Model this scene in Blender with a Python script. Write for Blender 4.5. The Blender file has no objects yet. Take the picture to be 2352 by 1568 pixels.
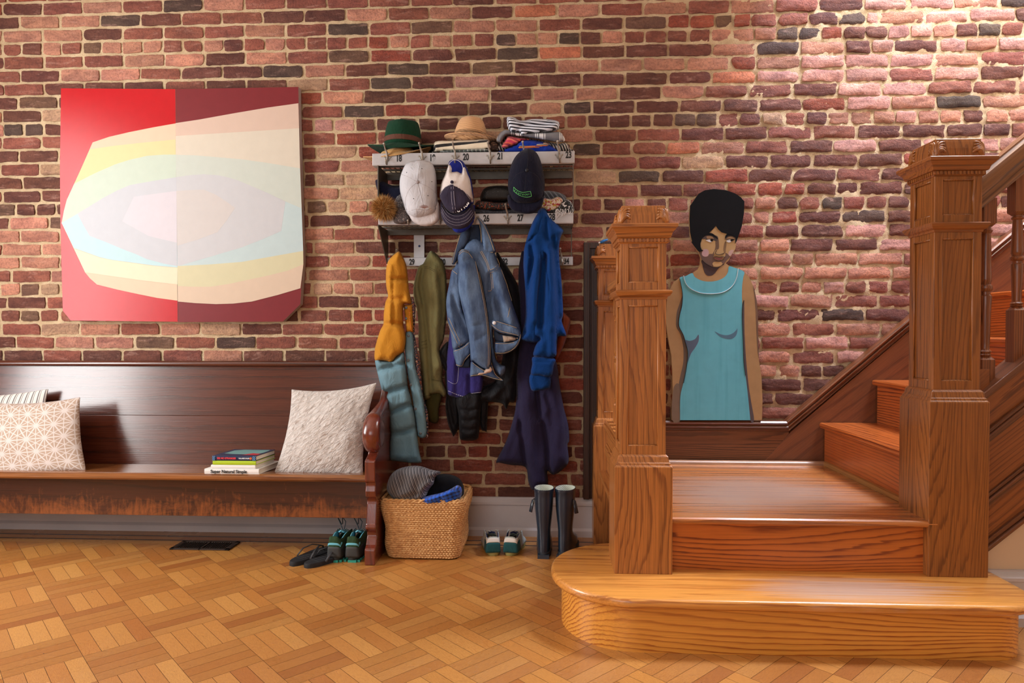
import bpy, bmesh, math, random
import numpy as np
from mathutils import Vector, Matrix, noise
from mathutils.geometry import delaunay_2d_cdt

scene = bpy.context.scene
C = scene.collection

# ---------------------------------------------------------------- camera
YAW, PITCH = math.radians(2.78), math.radians(-0.94)
CAM = Vector((0.0, -3.45, 1.037))
F = 1568.0
cam_data = bpy.data.cameras.new('camera'); cam = bpy.data.objects.new('camera', cam_data); C.objects.link(cam)
cam_data.sensor_width = 36.0; cam_data.lens = 24.0; cam_data.clip_end = 60
CAMR = Matrix.Rotation(YAW, 3, 'Z') @ Matrix.Rotation(math.pi/2 + PITCH, 3, 'X')
cam.location = CAM; cam.rotation_euler = CAMR.to_euler()
scene.camera = cam

# ---------------------------------------------------------------- world, exposure
scene.view_settings.view_transform = 'Standard'; scene.view_settings.look = 'None'
scene.view_settings.gamma = 1.0; scene.view_settings.use_curve_mapping = False
scene.view_settings.exposure = 0.0
w = bpy.data.worlds.new('world'); scene.world = w; w.use_nodes = True
bg = w.node_tree.nodes['Background']; bg.inputs[0].default_value = (0.62, 0.76, 1.0, 1); bg.inputs[1].default_value = 0.9

def area_light(name, loc, target, sx, sy, power, color, spread=180):
    l = bpy.data.lights.new(name, 'AREA'); l.shape = 'RECTANGLE'; l.size = sx; l.size_y = sy
    l.energy = power; l.color = color; l.spread = math.radians(spread)
    o = bpy.data.objects.new(name, l); C.objects.link(o); o.location = loc
    o.rotation_euler = (Vector(target) - Vector(loc)).to_track_quat('-Z', 'Y').to_euler()
    return o
# daylight in the left and upper stair windows; unseen frontal fill added behind the camera
area_light('window_daylight_left', (-3.42, -1.62, 1.62), (0.0, -1.75, 1.45), 1.25, 1.7, 100, (1.0, 0.985, 0.96))
area_light('window_daylight_front', (-1.2, -5.4, 1.75), (-0.3, 0, 1.2), 2.0, 1.7, 26, (1.0, 0.975, 0.94))
area_light('stair_daylight', (2.65, -0.85, 5.1), (1.7, 0.0, 1.2), 1.6, 0.8, 430, (0.68, 0.79, 1.0))

# ---------------------------------------------------------------- projection helpers
def ray(px, py):
    return CAMR @ Vector(((px-1176)/F, (784-py)/F, -1.0))
def P(px, py, Y=0.0):
    d = ray(px, py); t = (Y-CAM.y)/d.y
    return CAM + d*t
def PZ(px, py, z):
    d = ray(px, py); t = (z-CAM.z)/d.z
    return CAM + d*t
def PX(px, py, x):
    d = ray(px, py); t = (x-CAM.x)/d.x
    return CAM + d*t

def srgb(r, g=None, b=None):
    if g is None: r, g, b = r
    f = lambda c: (c/12.92 if c <= 0.04045 else ((c+0.055)/1.055)**2.4)
    return (f(r/255), f(g/255), f(b/255), 1.0)

# ---------------------------------------------------------------- scene helpers
def tag(o, label=None, cat=None, group=None, kind=None):
    if label: o['label'] = label
    if cat: o['category'] = cat
    if group: o['group'] = group
    if kind: o['kind'] = kind
    return o
def empty(name, loc, label=None, cat=None, group=None):
    o = bpy.data.objects.new(name, None); C.objects.link(o); o.location = loc; o.empty_display_size = 0.05
    return tag(o, label, cat, group)
def wloc(o):
    v = Vector((0, 0, 0))
    while o: v = v + o.location; o = o.parent
    return v
def link(name, me, mats, parent=None, smooth=False, kind=None):
    o = bpy.data.objects.new(name, me); C.objects.link(o)
    for m in (mats if isinstance(mats, (list, tuple)) else [mats]): me.materials.append(m)
    if smooth:
        me.polygons.foreach_set('use_smooth', [True]*len(me.polygons))
        if smooth is not True: me.set_sharp_from_angle(angle=math.radians(smooth))
    if parent:
        o.parent = parent; o.location = -wloc(parent)
    if kind: o['kind'] = kind
    return o

class MB:
    def __init__(s): s.v = []; s.f = []; s.m = []
    def add(s, vs, fs, mi=0):
        b = len(s.v); s.v += [tuple(v) for v in vs]
        for f in fs: s.f.append(tuple(b+i for i in f)); s.m.append(mi)
        return s
    def box(s, x0, x1, y0, y1, z0, z1, mi=0, bev=0.0):
        if bev <= 0:
            vs = [(x, y, z) for x in (x0, x1) for y in (y0, y1) for z in (z0, z1)]
            return s.add(vs, [(0,1,3,2),(4,6,7,5),(0,4,5,1),(2,3,7,6),(0,2,6,4),(1,5,7,3)], mi)
        bm = bmesh.new(); bmesh.ops.create_cube(bm, size=1)
        for v in bm.verts: v.co = Vector((x0+(v.co.x+.5)*(x1-x0), y0+(v.co.y+.5)*(y1-y0), z0+(v.co.z+.5)*(z1-z0)))
        bmesh.ops.bevel(bm, geom=bm.edges[:], offset=bev, segments=2, affect='EDGES', profile=0.6)
        return s.bm(bm, mi)
    def bm(s, bm, mi=0, mat=None):
        bm.verts.index_update()
        s.add([(mat @ v.co) if mat else v.co.copy() for v in bm.verts], [[v.index for v in f.verts] for f in bm.faces], mi); bm.free(); return s
    def rings(s, rings, mi=0, caps=True, closed=True):
        n = len(rings[0]); vs = [p for r in rings for p in r]; fs = []
        for i in range(len(rings)-1):
            for j in range(n if closed else n-1):
                k = (j+1) % n
                fs.append((i*n+j, i*n+k, (i+1)*n+k, (i+1)*n+j))
        if caps and closed: fs.append(tuple(range(n-1, -1, -1))); fs.append(tuple((len(rings)-1)*n+j for j in range(n)))
        return s.add(vs, fs, mi)
    def tube(s, pts, r, n=8, mi=0, caps=True, flat=1.0):
        pts = [Vector(p) for p in pts]; rs = r if isinstance(r, (list, tuple)) else [r]*len(pts)
        out = []; up = Vector((0, 0, 1)); prev = None
        for i, p in enumerate(pts):
            t = (pts[min(i+1, len(pts)-1)]-pts[max(i-1, 0)])
            if t.length < 1e-9: t = Vector((0,0,1))
            t.normalize()
            if prev is None:
                a = up if abs(t.dot(up)) < .95 else Vector((1, 0, 0)); u = (a-t*a.dot(t)).normalized()
            else:
                u = prev-t*prev.dot(t)
                u = u.normalized() if u.length > 1e-6 else prev
            prev = u; vv = t.cross(u)
            out.append([p+(u*math.cos(2*math.pi*k/n)*flat+vv*math.sin(2*math.pi*k/n))*rs[i] for k in range(n)])
        return s.rings(out, mi, caps)
    def lathe(s, c, prof, n=24, mi=0, axis='z', caps=True):
        out = []
        for r, h in prof:
            ring = []
            for k in range(n):
                a = 2*math.pi*k/n; x, y = r*math.cos(a), r*math.sin(a)
                ring.append((c[0]+x, c[1]+y, c[2]+h) if axis == 'z' else ((c[0]+x, c[1]-h, c[2]+y) if axis == 'y' else (c[0]+h, c[1]+x, c[2]+y)))
            out.append(ring)
        return s.rings(out, mi, caps)
    def prism(s, poly, a0, a1, axis='y', mi=0):
        """poly: 2-D points; axis y -> (x,z) extruded over y; x -> (y,z); z -> (x,y)"""
        mk = {'y': lambda p, a: (p[0], a, p[1]), 'x': lambda p, a: (a, p[0], p[1]), 'z': lambda p, a: (p[0], p[1], a)}[axis]
        n = len(poly); vs = [mk(p, a0) for p in poly]+[mk(p, a1) for p in poly]
        return s.add(vs, [tuple(range(n-1, -1, -1)), tuple(range(n, 2*n))]+[(i, (i+1) % n, n+(i+1) % n, n+i) for i in range(n)], mi)
    def ball(s, c, r, sx=1, sy=1, sz=1, sub=2, mi=0, jit=0.0, seed=0):
        bm = bmesh.new(); bmesh.ops.create_icosphere(bm, subdivisions=sub, radius=1)
        for v in bm.verts:
            k = 1+jit*noise.noise(v.co*2+Vector((seed, seed*.7, 0)))
            v.co = Vector((c[0]+v.co.x*r*sx*k, c[1]+v.co.y*r*sy*k, c[2]+v.co.z*r*sz*k))
        return s.bm(bm, mi)
    def mesh(s, name='mesh'):
        me = bpy.data.meshes.new(name); me.from_pydata(s.v, [], s.f)
        me.polygons.foreach_set('material_index', s.m)
        bm = bmesh.new(); bm.from_mesh(me); bmesh.ops.recalc_face_normals(bm, faces=bm.faces); bm.to_mesh(me); bm.free()
        me.update(); return me
    def build(s, name, mats, parent=None, smooth=False, kind=None):
        return link(name, s.mesh(name), mats, parent, smooth, kind)
def bevel(o, wd=0.003, seg=2):
    m = o.modifiers.new('bevel', 'BEVEL'); m.width = wd; m.segments = seg; m.limit_method = 'ANGLE'; m.angle_limit = math.radians(40); return o

# ---------------------------------------------------------------- materials
def newmat(name):
    m = bpy.data.materials.new(name); m.use_nodes = True
    nt = m.node_tree; b = nt.nodes['Principled BSDF']; return m, nt, b
def nd(nt, typ, **kw):
    n = nt.nodes.new(typ)
    for k, v in kw.items():
        if k in n.bl_rna.properties.keys(): setattr(n, k, v)
        else: n.inputs[k.replace('_', ' ')].default_value = v
    return n
def ramp(nt, src, stops):
    r = nt.nodes.new('ShaderNodeValToRGB'); e = r.color_ramp.elements
    e[0].position, e[0].color = stops[0]; e[1].position, e[1].color = stops[-1]
    for p, c in stops[1:-1]:
        x = e.new(p); x.color = c
    nt.links.new(src, r.inputs[0]); return r.outputs[0]
def math_(nt, op, a, b=None):
    n = nt.nodes.new('ShaderNodeMath'); n.operation = op
    for i, v in enumerate((a, b)):
        if v is None: continue
        if isinstance(v, (int, float)): n.inputs[i].default_value = v
        else: nt.links.new(v, n.inputs[i])
    return n.outputs[0]
def mix(nt, fac, a, b, mode='MIX'):
    n = nt.nodes.new('ShaderNodeMix'); n.data_type = 'RGBA'; n.blend_type = mode
    for i, v in ((0, fac), (6, a), (7, b)):
        if isinstance(v, (int, float)): n.inputs[i].default_value = v
        elif isinstance(v, tuple): n.inputs[i].default_value = v
        else: nt.links.new(v, n.inputs[i])
    return n.outputs[2]
def bump(nt, b, h, dist=0.002, strength=1.0):
    n = nt.nodes.new('ShaderNodeBump'); n.inputs['Distance'].default_value = dist; n.inputs['Strength'].default_value = strength
    nt.links.new(h, n.inputs['Height']); nt.links.new(n.outputs[0], b.inputs['Normal'])
def coords(nt, scale=(1, 1, 1), rot=(0, 0, 0), rnd=True, kind='Object'):
    tc = nt.nodes.new('ShaderNodeTexCoord'); mp = nt.nodes.new('ShaderNodeMapping')
    mp.inputs['Scale'].default_value = scale; 
    src = tc.outputs[kind]
    if rnd:
        oi = nt.nodes.new('ShaderNodeObjectInfo'); mu = nt.nodes.new('ShaderNodeVectorMath'); mu.operation = 'MULTIPLY_ADD'
        mul = math_(nt, 'MULTIPLY', oi.outputs['Random'], 7.3)
        co = nt.nodes.new('ShaderNodeCombineXYZ')
        for i in range(3): nt.links.new(mul, co.inputs[i])
        ad = nt.nodes.new('ShaderNodeVectorMath'); ad.operation = 'ADD'
        nt.links.new(src, ad.inputs[0]); nt.links.new(co.outputs[0], ad.inputs[1]); src = ad.outputs[0]
    if rot != (0, 0, 0):
        vr = nt.nodes.new('ShaderNodeVectorRotate'); vr.rotation_type = 'EULER_XYZ'; vr.inputs['Rotation'].default_value = rot
        nt.links.new(src, vr.inputs[0]); src = vr.outputs[0]
    nt.links.new(src, mp.inputs[0]); return mp.outputs[0]
def noisetex(nt, vec, scale, detail=3, rough=.55, dist=0.0):
    n = nt.nodes.new('ShaderNodeTexNoise'); n.inputs['Scale'].default_value = scale; n.inputs['Detail'].default_value = detail
    n.inputs['Roughness'].default_value = rough; n.inputs['Distortion'].default_value = dist
    nt.links.new(vec, n.inputs['Vector']); return n.outputs[0]
def plain(name, col, rough=.6, metal=0.0, var=0.0, vscale=8, bmp=0.0, bscale=60, coat=0.0, sheen=0.0, spec=.5):
    m, nt, b = newmat(name); c = srgb(col)
    b.inputs['Roughness'].default_value = rough; b.inputs['Metallic'].default_value = metal
    b.inputs['Coat Weight'].default_value = coat; b.inputs['Sheen Weight'].default_value = sheen; b.inputs['Specular IOR Level'].default_value = spec
    v = coords(nt, rnd=False); n = noisetex(nt, v, vscale, 4)
    d = tuple(x*(1-var) for x in c[:3])+(1,); l = tuple(min(1, x*(1+var)) for x in c[:3])+(1,)
    nt.links.new(ramp(nt, n, [(.3, d), (.7, l)]), b.inputs['Base Color'])
    if bmp: bump(nt, b, noisetex(nt, v, bscale, 3), bmp)
    return m
def wood(name, light, dark, axis='X', rings=5, width=5.0, rough=.35, coat=.3, sharp=.5, fibre=.25, rot=(0,0,0), streak=None, stretch=.35, freq=55):
    """long-grained board: growth lines running along one axis, bent by a noise into cathedral figures"""
    m, nt, b = newmat(name)
    sc = {'X': (stretch, width, width), 'Y': (width, stretch, width), 'Z': (width, width, stretch)}[axis]
    v = coords(nt, sc, rot); n = noisetex(nt, v, 1.0, 2, .4, .1)
    ac = {'X': (0, .55, 1), 'Y': (.55, 0, 1), 'Z': (1, .8, 0)}[axis]
    dt = nt.nodes.new('ShaderNodeVectorMath'); dt.operation = 'DOT_PRODUCT'; dt.inputs[1].default_value = ac
    nt.links.new(coords(nt, (1, 1, 1), rot), dt.inputs[0])
    jag = noisetex(nt, coords(nt, {'X': (6, 90, 90), 'Y': (90, 6, 90), 'Z': (90, 90, 6)}[axis], rot), 1.0, 2)
    ph = math_(nt, 'ADD', math_(nt, 'MULTIPLY', dt.outputs['Value'], freq), math_(nt, 'MULTIPLY', n, rings*2.2))
    t = math_(nt, 'FRACT', math_(nt, 'ADD', ph, math_(nt, 'MULTIPLY', jag, .7)))
    fs = {'X': (5, 260, 260), 'Y': (260, 5, 260), 'Z': (260, 260, 5)}[axis]
    fi = noisetex(nt, coords(nt, fs, rot), 1.0, 3)
    L, D = srgb(light), srgb(dark); mid = tuple(l*(1-sharp*.5)+d*sharp*.5 for l, d in zip(L[:3], D[:3]))+(1,)
    col = ramp(nt, t, [(0.0, L), (.40, L), (.66, mid), (.84, D), (.93, D), (1.0, L)])
    amt = ramp(nt, noisetex(nt, coords(nt, tuple(x*.6 for x in sc), rot), 1.7, 2), [(.3, (.35,)*3+(1,)), (.65, (1,)*3+(1,))])
    col = mix(nt, amt, tuple(l*.8+d*.2 for l, d in zip(L[:3], mid[:3]))+(1,), col)
    fcol = ramp(nt, fi, [(.35, (1-fibre,)*3+(1,)), (.62, (1, 1, 1, 1))])
    col = mix(nt, 1.0, col, fcol, 'MULTIPLY')
    nt.links.new(col, b.inputs['Base Color']); b.inputs['Roughness'].default_value = rough
    b.inputs['Coat Weight'].default_value = coat; b.inputs['Coat Roughness'].default_value = .18
    bump(nt, b, fi, .0006)
    return m
def cloth(name, col, rough=.85, weave=900, bmp=.0004, var=.12, sheen=.05, vscale=14):
    m, nt, b = newmat(name); b.inputs['Specular IOR Level'].default_value = .15; v = coords(nt, rnd=False)
    c = srgb(col); n = noisetex(nt, v, vscale, 4); d = tuple(x*(1-var) for x in c[:3])+(1,); l = tuple(min(1, x*(1+var)) for x in c[:3])+(1,)
    nt.links.new(ramp(nt, n, [(.3, d), (.7, l)]), b.inputs['Base Color']); b.inputs['Roughness'].default_value = rough
    b.inputs['Sheen Weight'].default_value = sheen; b.inputs['Sheen Roughness'].default_value = .5
    wr = noisetex(nt, coords(nt, (26, 26, 13), rnd=False), 1.0, 4, .55, 1.3)      # soft creases
    b1 = nt.nodes.new('ShaderNodeBump'); b1.inputs['Distance'].default_value = .010; b1.inputs['Strength'].default_value = .55; nt.links.new(wr, b1.inputs['Height'])
    b2 = nt.nodes.new('ShaderNodeBump'); b2.inputs['Distance'].default_value = bmp; nt.links.new(noisetex(nt, v, weave, 2), b2.inputs['Height'])
    nt.links.new(b1.outputs[0], b2.inputs['Normal']); nt.links.new(b2.outputs[0], b.inputs['Normal']); return m

# ---------------------------------------------------------------- inflated outline tool (cloth, hats, leaves)
def catmull(pts, closed=True, per=4):
    out = []; n = len(pts)
    for i in range(n if closed else n-1):
        p = [pts[(i+k-1) % n] if closed else pts[max(0, min(n-1, i+k-1))] for k in range(4)]
        for s in range(per):
            t = s/per
            out.append(tuple(.5*((2*p[1][j])+(-p[0][j]+p[2][j])*t+(2*p[0][j]-5*p[1][j]+4*p[2][j]-p[3][j])*t*t+(-p[0][j]+3*p[1][j]-3*p[2][j]+p[3][j])*t**3) for j in range(len(pts[0]))))
    if not closed: out.append(tuple(pts[-1]))
    return out
def segdist(q, a, b):
    ab = b-a; L = (ab*ab).sum()
    t = np.clip(((q-a)@ab)/max(L, 1e-9), 0, 1); return np.hypot(*(q-(a+t[:, None]*ab)).T)
def inside(q, poly):
    x, y = q[:, 0], q[:, 1]; c = np.zeros(len(q), bool); j = len(poly)-1
    for i in range(len(poly)):
        xi, yi = poly[i]; xj, yj = poly[j]
        if yi != yj: c ^= ((yi > y) != (yj > y)) & (x < (xj-xi)*(y-yi)/(yj-yi)+xi)
        j = i
    return c
class Slab:
    """a soft solid grown from an outline given in photograph pixels, standing at its own depth Y"""
    def __init__(s, poly, Y, T=.03, R=12, folds=(), step=5, back=.35, round_=True, wob=.0, seed=0, fn=None, pw=.5):
        poly = catmull(poly) if round_ else poly
        s.poly = np.array(poly, float); s.Y = Y; s.T = T; s.R = R; s.folds = folds; s.step = step; s.back = back; s.wob = wob; s.seed = seed; s.fn = fn; s.pw = pw
    def edge(s, q):
        d = np.full(len(q), 1e9); n = len(s.poly)
        for i in range(n): d = np.minimum(d, segdist(q, s.poly[i], s.poly[(i+1) % n]))
        return d
    def h(s, q):
        q = np.atleast_2d(np.array(q, float)); d = s.edge(q)
        u = np.clip(d/s.R, 0, 1); h = s.T*(1-(1-u)**2)**s.pw
        e = np.clip(d/4, 0, 1)
        for f in s.folds:
            pts, amp, wd = f[:3]; pts = np.array(pts, float); dd = np.full(len(q), 1e9)
            for i in range(len(pts)-1): dd = np.minimum(dd, segdist(q, pts[i], pts[i+1]))
            h = h+amp*np.exp(-(dd/wd)**2)*e
        if s.wob:
            h = h+e*s.wob*np.array([noise.noise(Vector((a/22+s.seed, b/45, s.seed*3.1))) for a, b in q])
        if s.fn: h = h+s.fn(q)*e
        return np.maximum(h, 0.0015*e)
    def at(s, px, py, off=0.0):
        return P(px, py, s.Y-float(s.h([(px, py)])[0])-off)
    def geo(s, mb, mi=0):
        poly = s.poly; b = []
        n = len(poly)
        for i in range(n):
            a, c = poly[i], poly[(i+1) % n]; k = max(1, int(round(np.hypot(*(c-a))/s.step)))
            for j in range(k): b.append(a+(c-a)*j/k)
        b = np.array(b); x0, y0 = b.min(0); x1, y1 = b.max(0)
        gx, gy = np.meshgrid(np.arange(x0, x1, s.step), np.arange(y0, y1, s.step)); gx = gx+((np.arange(gx.shape[0]) % 2)*s.step/2)[:, None]
        q = np.column_stack([gx.ravel(), gy.ravel()]); q = q[inside(q, poly)]
        if len(q): q = q[s.edge(q) > s.step*.55]
        allp = np.vstack([b, q]) if len(q) else b
        nb = len(b)
        vs, es, fs, ov, oe, of = delaunay_2d_cdt([Vector(p) for p in allp], [], [list(range(nb))], 1, 1e-4)
        v2 = np.array([tuple(v) for v in vs]); h = s.h(v2); d = s.edge(v2); isb = d < 1e-3; h[isb] = 0
        front = [P(a, c, s.Y-hh) for (a, c), hh in zip(v2, h)]; bmap = {}; back = []
        for i in range(len(v2)):
            if isb[i]: bmap[i] = i
            else: bmap[i] = len(front)+len(back); back.append(P(v2[i][0], v2[i][1], s.Y+h[i]*s.back+.0004))
        faces = [tuple(f) for f in fs]; faces += [tuple(bmap[i] for i in reversed(f)) for f in fs if not all(isb[i] for i in f)]
        mb.add(front+back, faces, mi); return mb
    def build(s, name, mat, parent=None, smooth=True):
        mb = MB(); s.geo(mb); return link(name, mb.mesh(name), mat, parent, smooth)
    def line(s, mb, pts, r=.0015, off=.0005, mi=0, per=3, dash=None, flat=1):
        pts = catmull(pts, False, per) if len(pts) > 2 else [tuple(np.array(pts[0])+(np.array(pts[1])-np.array(pts[0]))*t) for t in np.linspace(0, 1, 9)]
        L = [s.at(x, y, off) for x, y in pts]
        if not dash: return mb.tube(L, r, 5, mi)
        # stitches
        acc = []; step = dash
        for i in range(len(L)-1):
            a, b = L[i], L[i+1]; k = max(1, int((b-a).length/step))
            for j in range(k): mb.tube([a+(b-a)*(j+.15)/k, a+(b-a)*(j+.8)/k], r, 4, mi)
        return mb
def poly_flat(name, poly, Y, mat, parent=None, thick=.001, round_=True, per=4, mb=None, mi=0):
    """thin flat shape (paint, applique) of an outline in pixels, at depth Y"""
    poly = catmull(poly, True, per) if round_ else poly
    own = mb is None
    if own: mb = MB()
    n = len(poly); vs, es, fs, *_ = delaunay_2d_cdt([Vector(p) for p in poly], [], [list(range(n))], 1, 1e-4)
    f = [P(v.x, v.y, Y) for v in vs]; bk = [P(v.x, v.y, Y)+Vector((0, thick, 0)) for v in vs]; m = len(vs)
    mb.add(f+bk, [tuple(x) for x in fs]+[tuple(m+i for i in reversed(x)) for x in fs]+([(i, (i+1) % n, m+(i+1) % n, m+i) for i in range(n)] if m == n else []), mi)
    if own: return mb.build(name, mat, parent)
    return mb
def text_mesh(body, size, loc, extr=.0006, rot=(math.pi/2, 0, 0), align='CENTER', bold=0.0, sx=1.0):
    cu = bpy.data.curves.new('txt', 'FONT'); cu.body = body; cu.size = size; cu.extrude = extr; cu.align_x = align; cu.align_y = 'CENTER'; cu.offset = bold
    o = bpy.data.objects.new('txt', cu); C.objects.link(o); o.location = loc; o.rotation_euler = rot; o.scale = (sx, 1, 1)
    bpy.context.view_layer.update(); dg = bpy.context.evaluated_depsgraph_get()
    me = bpy.data.meshes.new_from_object(o.evaluated_get(dg)); me.transform(o.matrix_world)
    bpy.data.objects.remove(o); return me
def textpart(name, body, size, loc, mat, parent, **kw):
    me = text_mesh(body, size, loc, **kw); me.materials.clear(); return link(name, me, mat, parent)
# ================================================================ the brick wall
ROWS = {  # start pixel x, bricks; capital = stretcher, small = header, digits = width in tenths of a stretcher
 0: [(4,'DMLMKLMMMMMDMMMMLMM')],
 1: [(-46,'DLLKDMMDDLMLDOLMLMLMDPPLK')],
 2: [(5,'LLDMMMLMKMNLLMDNR5R6N4R4M6M7D7K6P3LPPD')],
 3: [(4,'mdlmnlllmmldmlmmmmrlmlmmkllkdlmmmmlllkkrddppldkmdm')],
 4: [(8,'MMMLLDLMNRDDKODDDLKLD6P5DP6L7P')],
 5: [(-45,'MDLLMDDKLDKDNDLLLLR6LPPPLM')],
 6: [(9,'MDDDMDDTMKDPDDDDDOPPPMPD')],
 7: [(-50,'DN'),(682,'R6LDMLDLLDLMMDPPMM')],
 8: [(4,'DT'),(692,'MKRDD5D9L8K7DDDD8DRPLKL')],
 9: [(8,'kkd'),(672,'mppdddddmddmmmddddnnmdtmdlllplldllkkm')],
 10:[(3,'MM'),(695,'M8RMDTM'),(1285,'L8MMDDMMDDD8D6MM')],
 11:[(-48,'DD'),(630,'MT'),(820,'RMD'),(1312,'K7M7M8O8LMDPDPP7P')],
 12:[(0,'MTM'),(695,'M9LM'),(1268,'MMMTDDDDR3DDD')],
 13:[(-40,'DDD'),(697,'D3T7TM'),(1320,'TKDRDDMDD')],
 14:[(4,'DD'),(683,'LTNM'),(1320,'M5MDMR7R6r D7D5DD'.replace(' ',''))],
 15:[(-10,'nddd'),(703,'ntlmm'),(1335,'mdpdmmmmldmkmmddm')],
 16:[(20,'Lnmm'),(710,'DMMMMM'),(1332,'DMLML4R6DKDLL')],
 17:[(-45,'LLL'),(672,'LMMM'),(1290,'MDDM'),(1656,'MD8DPDPP')],
 18:[(-42,'M5LL'),(701,'M2LDDM'),(1345,'MMLLL7DDPPP')],
 19:[(-45,'LLL'),(680,'M8LRMM'),(1340,'RMRRL8L5LLMM')],
 20:[(25,'MLL'),(707,'LMRR'),(1345,'RMLLLLLL')],
 21:[(0,'lntt'),(716,'tllmrrr'),(1340,'rrmllmplmmlpmm')],
 22:[(15,'DmM'),(635,'MDMRR'),(1345,'RRML7PLMM')],
 23:[(0,'mnmM'),(686,'M7M6R5R'),(1345,'RRDR4DDKD')],
 24:[(2,'MTLMLTDMM'),(1340,'RMRML8MLL')],
 25:[(-55,'DMLLNMKMMM'),(1350,'MDRMMPMM')],
 26:[(7,'DMDDMLDDD'),(1340,'MRRML8MPP')],
 27:[(1340,'mrdmrmrmllddkpm')],
 28:[(1345,'RMRDDDD')],
 29:[(1340,'DDRD6D8DP')],
 30:[(1345,'DMRMMDD')],
}
COL = {'D':(118,68,55),'M':(156,88,70),'L':(203,137,110),'P':(214,152,136),'T':(202,158,122),'K':(94,72,60),'N':(120,86,66),'R':(166,80,58),'O':(214,128,92)}
COURSE = 0.0693
ZH3 = P(50, 113.5, 0).z     # centre height of the fourth course, a header course
WX0, WX1, WTOP = -3.5, 3.6, 3.1
def row_z(k): return ZH3-(k-3)*COURSE
rnd = random.Random(7)
def rough_at(x, z):
    return min(1.0, max(0.0, (x-.35)/.8))*.8+.2 if z < 3 else .2
def brick_quad(mb, cols, x0, x1, z0, z1, col, seed, rough):
    w_, h_ = x1-x0, z1-z0; nx = max(5, int(w_/.014)); nz = 5
    rows = []; r = .003+rnd.random()*.004; chip = [rnd.random() for _ in range(4)]
    tilt = (rnd.random()-.5)*.004; prot = (rnd.random()-.15)*.003*(1+1.5*rough)
    for j in range(nz+1):
        line = []
        for i in range(nx+1):
            u, v = i/nx, j/nz; x = u*w_; z = v*h_
            dx = min(x, w_-x); dz = min(z, h_-z)
            # rounded, chipped corners
            ci = (0 if u < .5 else 1)+(0 if v < .5 else 2); rr = r*(1+2.2*(chip[ci] > .82)+1.3*rough*(chip[ci] > .6))
            if dx < rr and dz < rr:
                k = math.hypot(rr-dx, rr-dz)
                if k > rr:
                    s_ = rr/k; ndx, ndz = rr-(rr-dx)*s_, rr-(rr-dz)*s_
                    x = ndx if u < .5 else w_-ndx; z = ndz if v < .5 else h_-ndz
            e = 1-min(1, min(dx, dz)/.01)
            nv = noise.noise_vector(Vector(((x0+x)*14, seed*3.3, (z0+z)*26)))
            nv2 = noise.noise_vector(Vector(((x0+x)*45, seed*1.3, (z0+z)*60)))
            x += (nv.x*.0035+nv2.x*.0026)*(1+.8*rough)*e; z += (nv.z*.0032+nv2.z*.0026)*(1+.8*rough)*e+tilt*(u-.5)*2
            n1 = noise.noise(Vector(((x0+x)*9, seed, (z0+z)*20))); n2 = noise.noise(Vector(((x0+x)*40, seed*2, (z0+z)*55)))
            y = -prot-(n1*.002+n2*.0012)*(.4+2.2*rough)+(.0018+.002*rough)*max(0, 1-min(dx, dz)/.006)
            line.append((x0+x, y, z0+z))
        rows.append(line)
    vs = [p for l in rows for p in l]; W = nx+1; fs = []
    for j in range(nz):
        for i in range(nx): fs.append((j*W+i, j*W+i+1, (j+1)*W+i+1, (j+1)*W+i))
    # sides going back into the mortar
    per = [j_*W+i_ for (j_, i_) in [(0, i) for i in range(nx+1)]+[(j, nx) for j in range(1, nz+1)]+[(nz, i) for i in range(nx-1, -1, -1)]+[(j, 0) for j in range(nz-1, 0, -1)]]
    b = len(vs); vs += [(vs[i][0], .02, vs[i][2]) for i in per]
    for k in range(len(per)): k2 = (k+1) % len(per); fs.append((per[k], b+k, b+k2, per[k2]))
    n0 = len(mb.f); mb.add(vs, fs, 0); cols += [col]*(len(mb.f)-n0)
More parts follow.
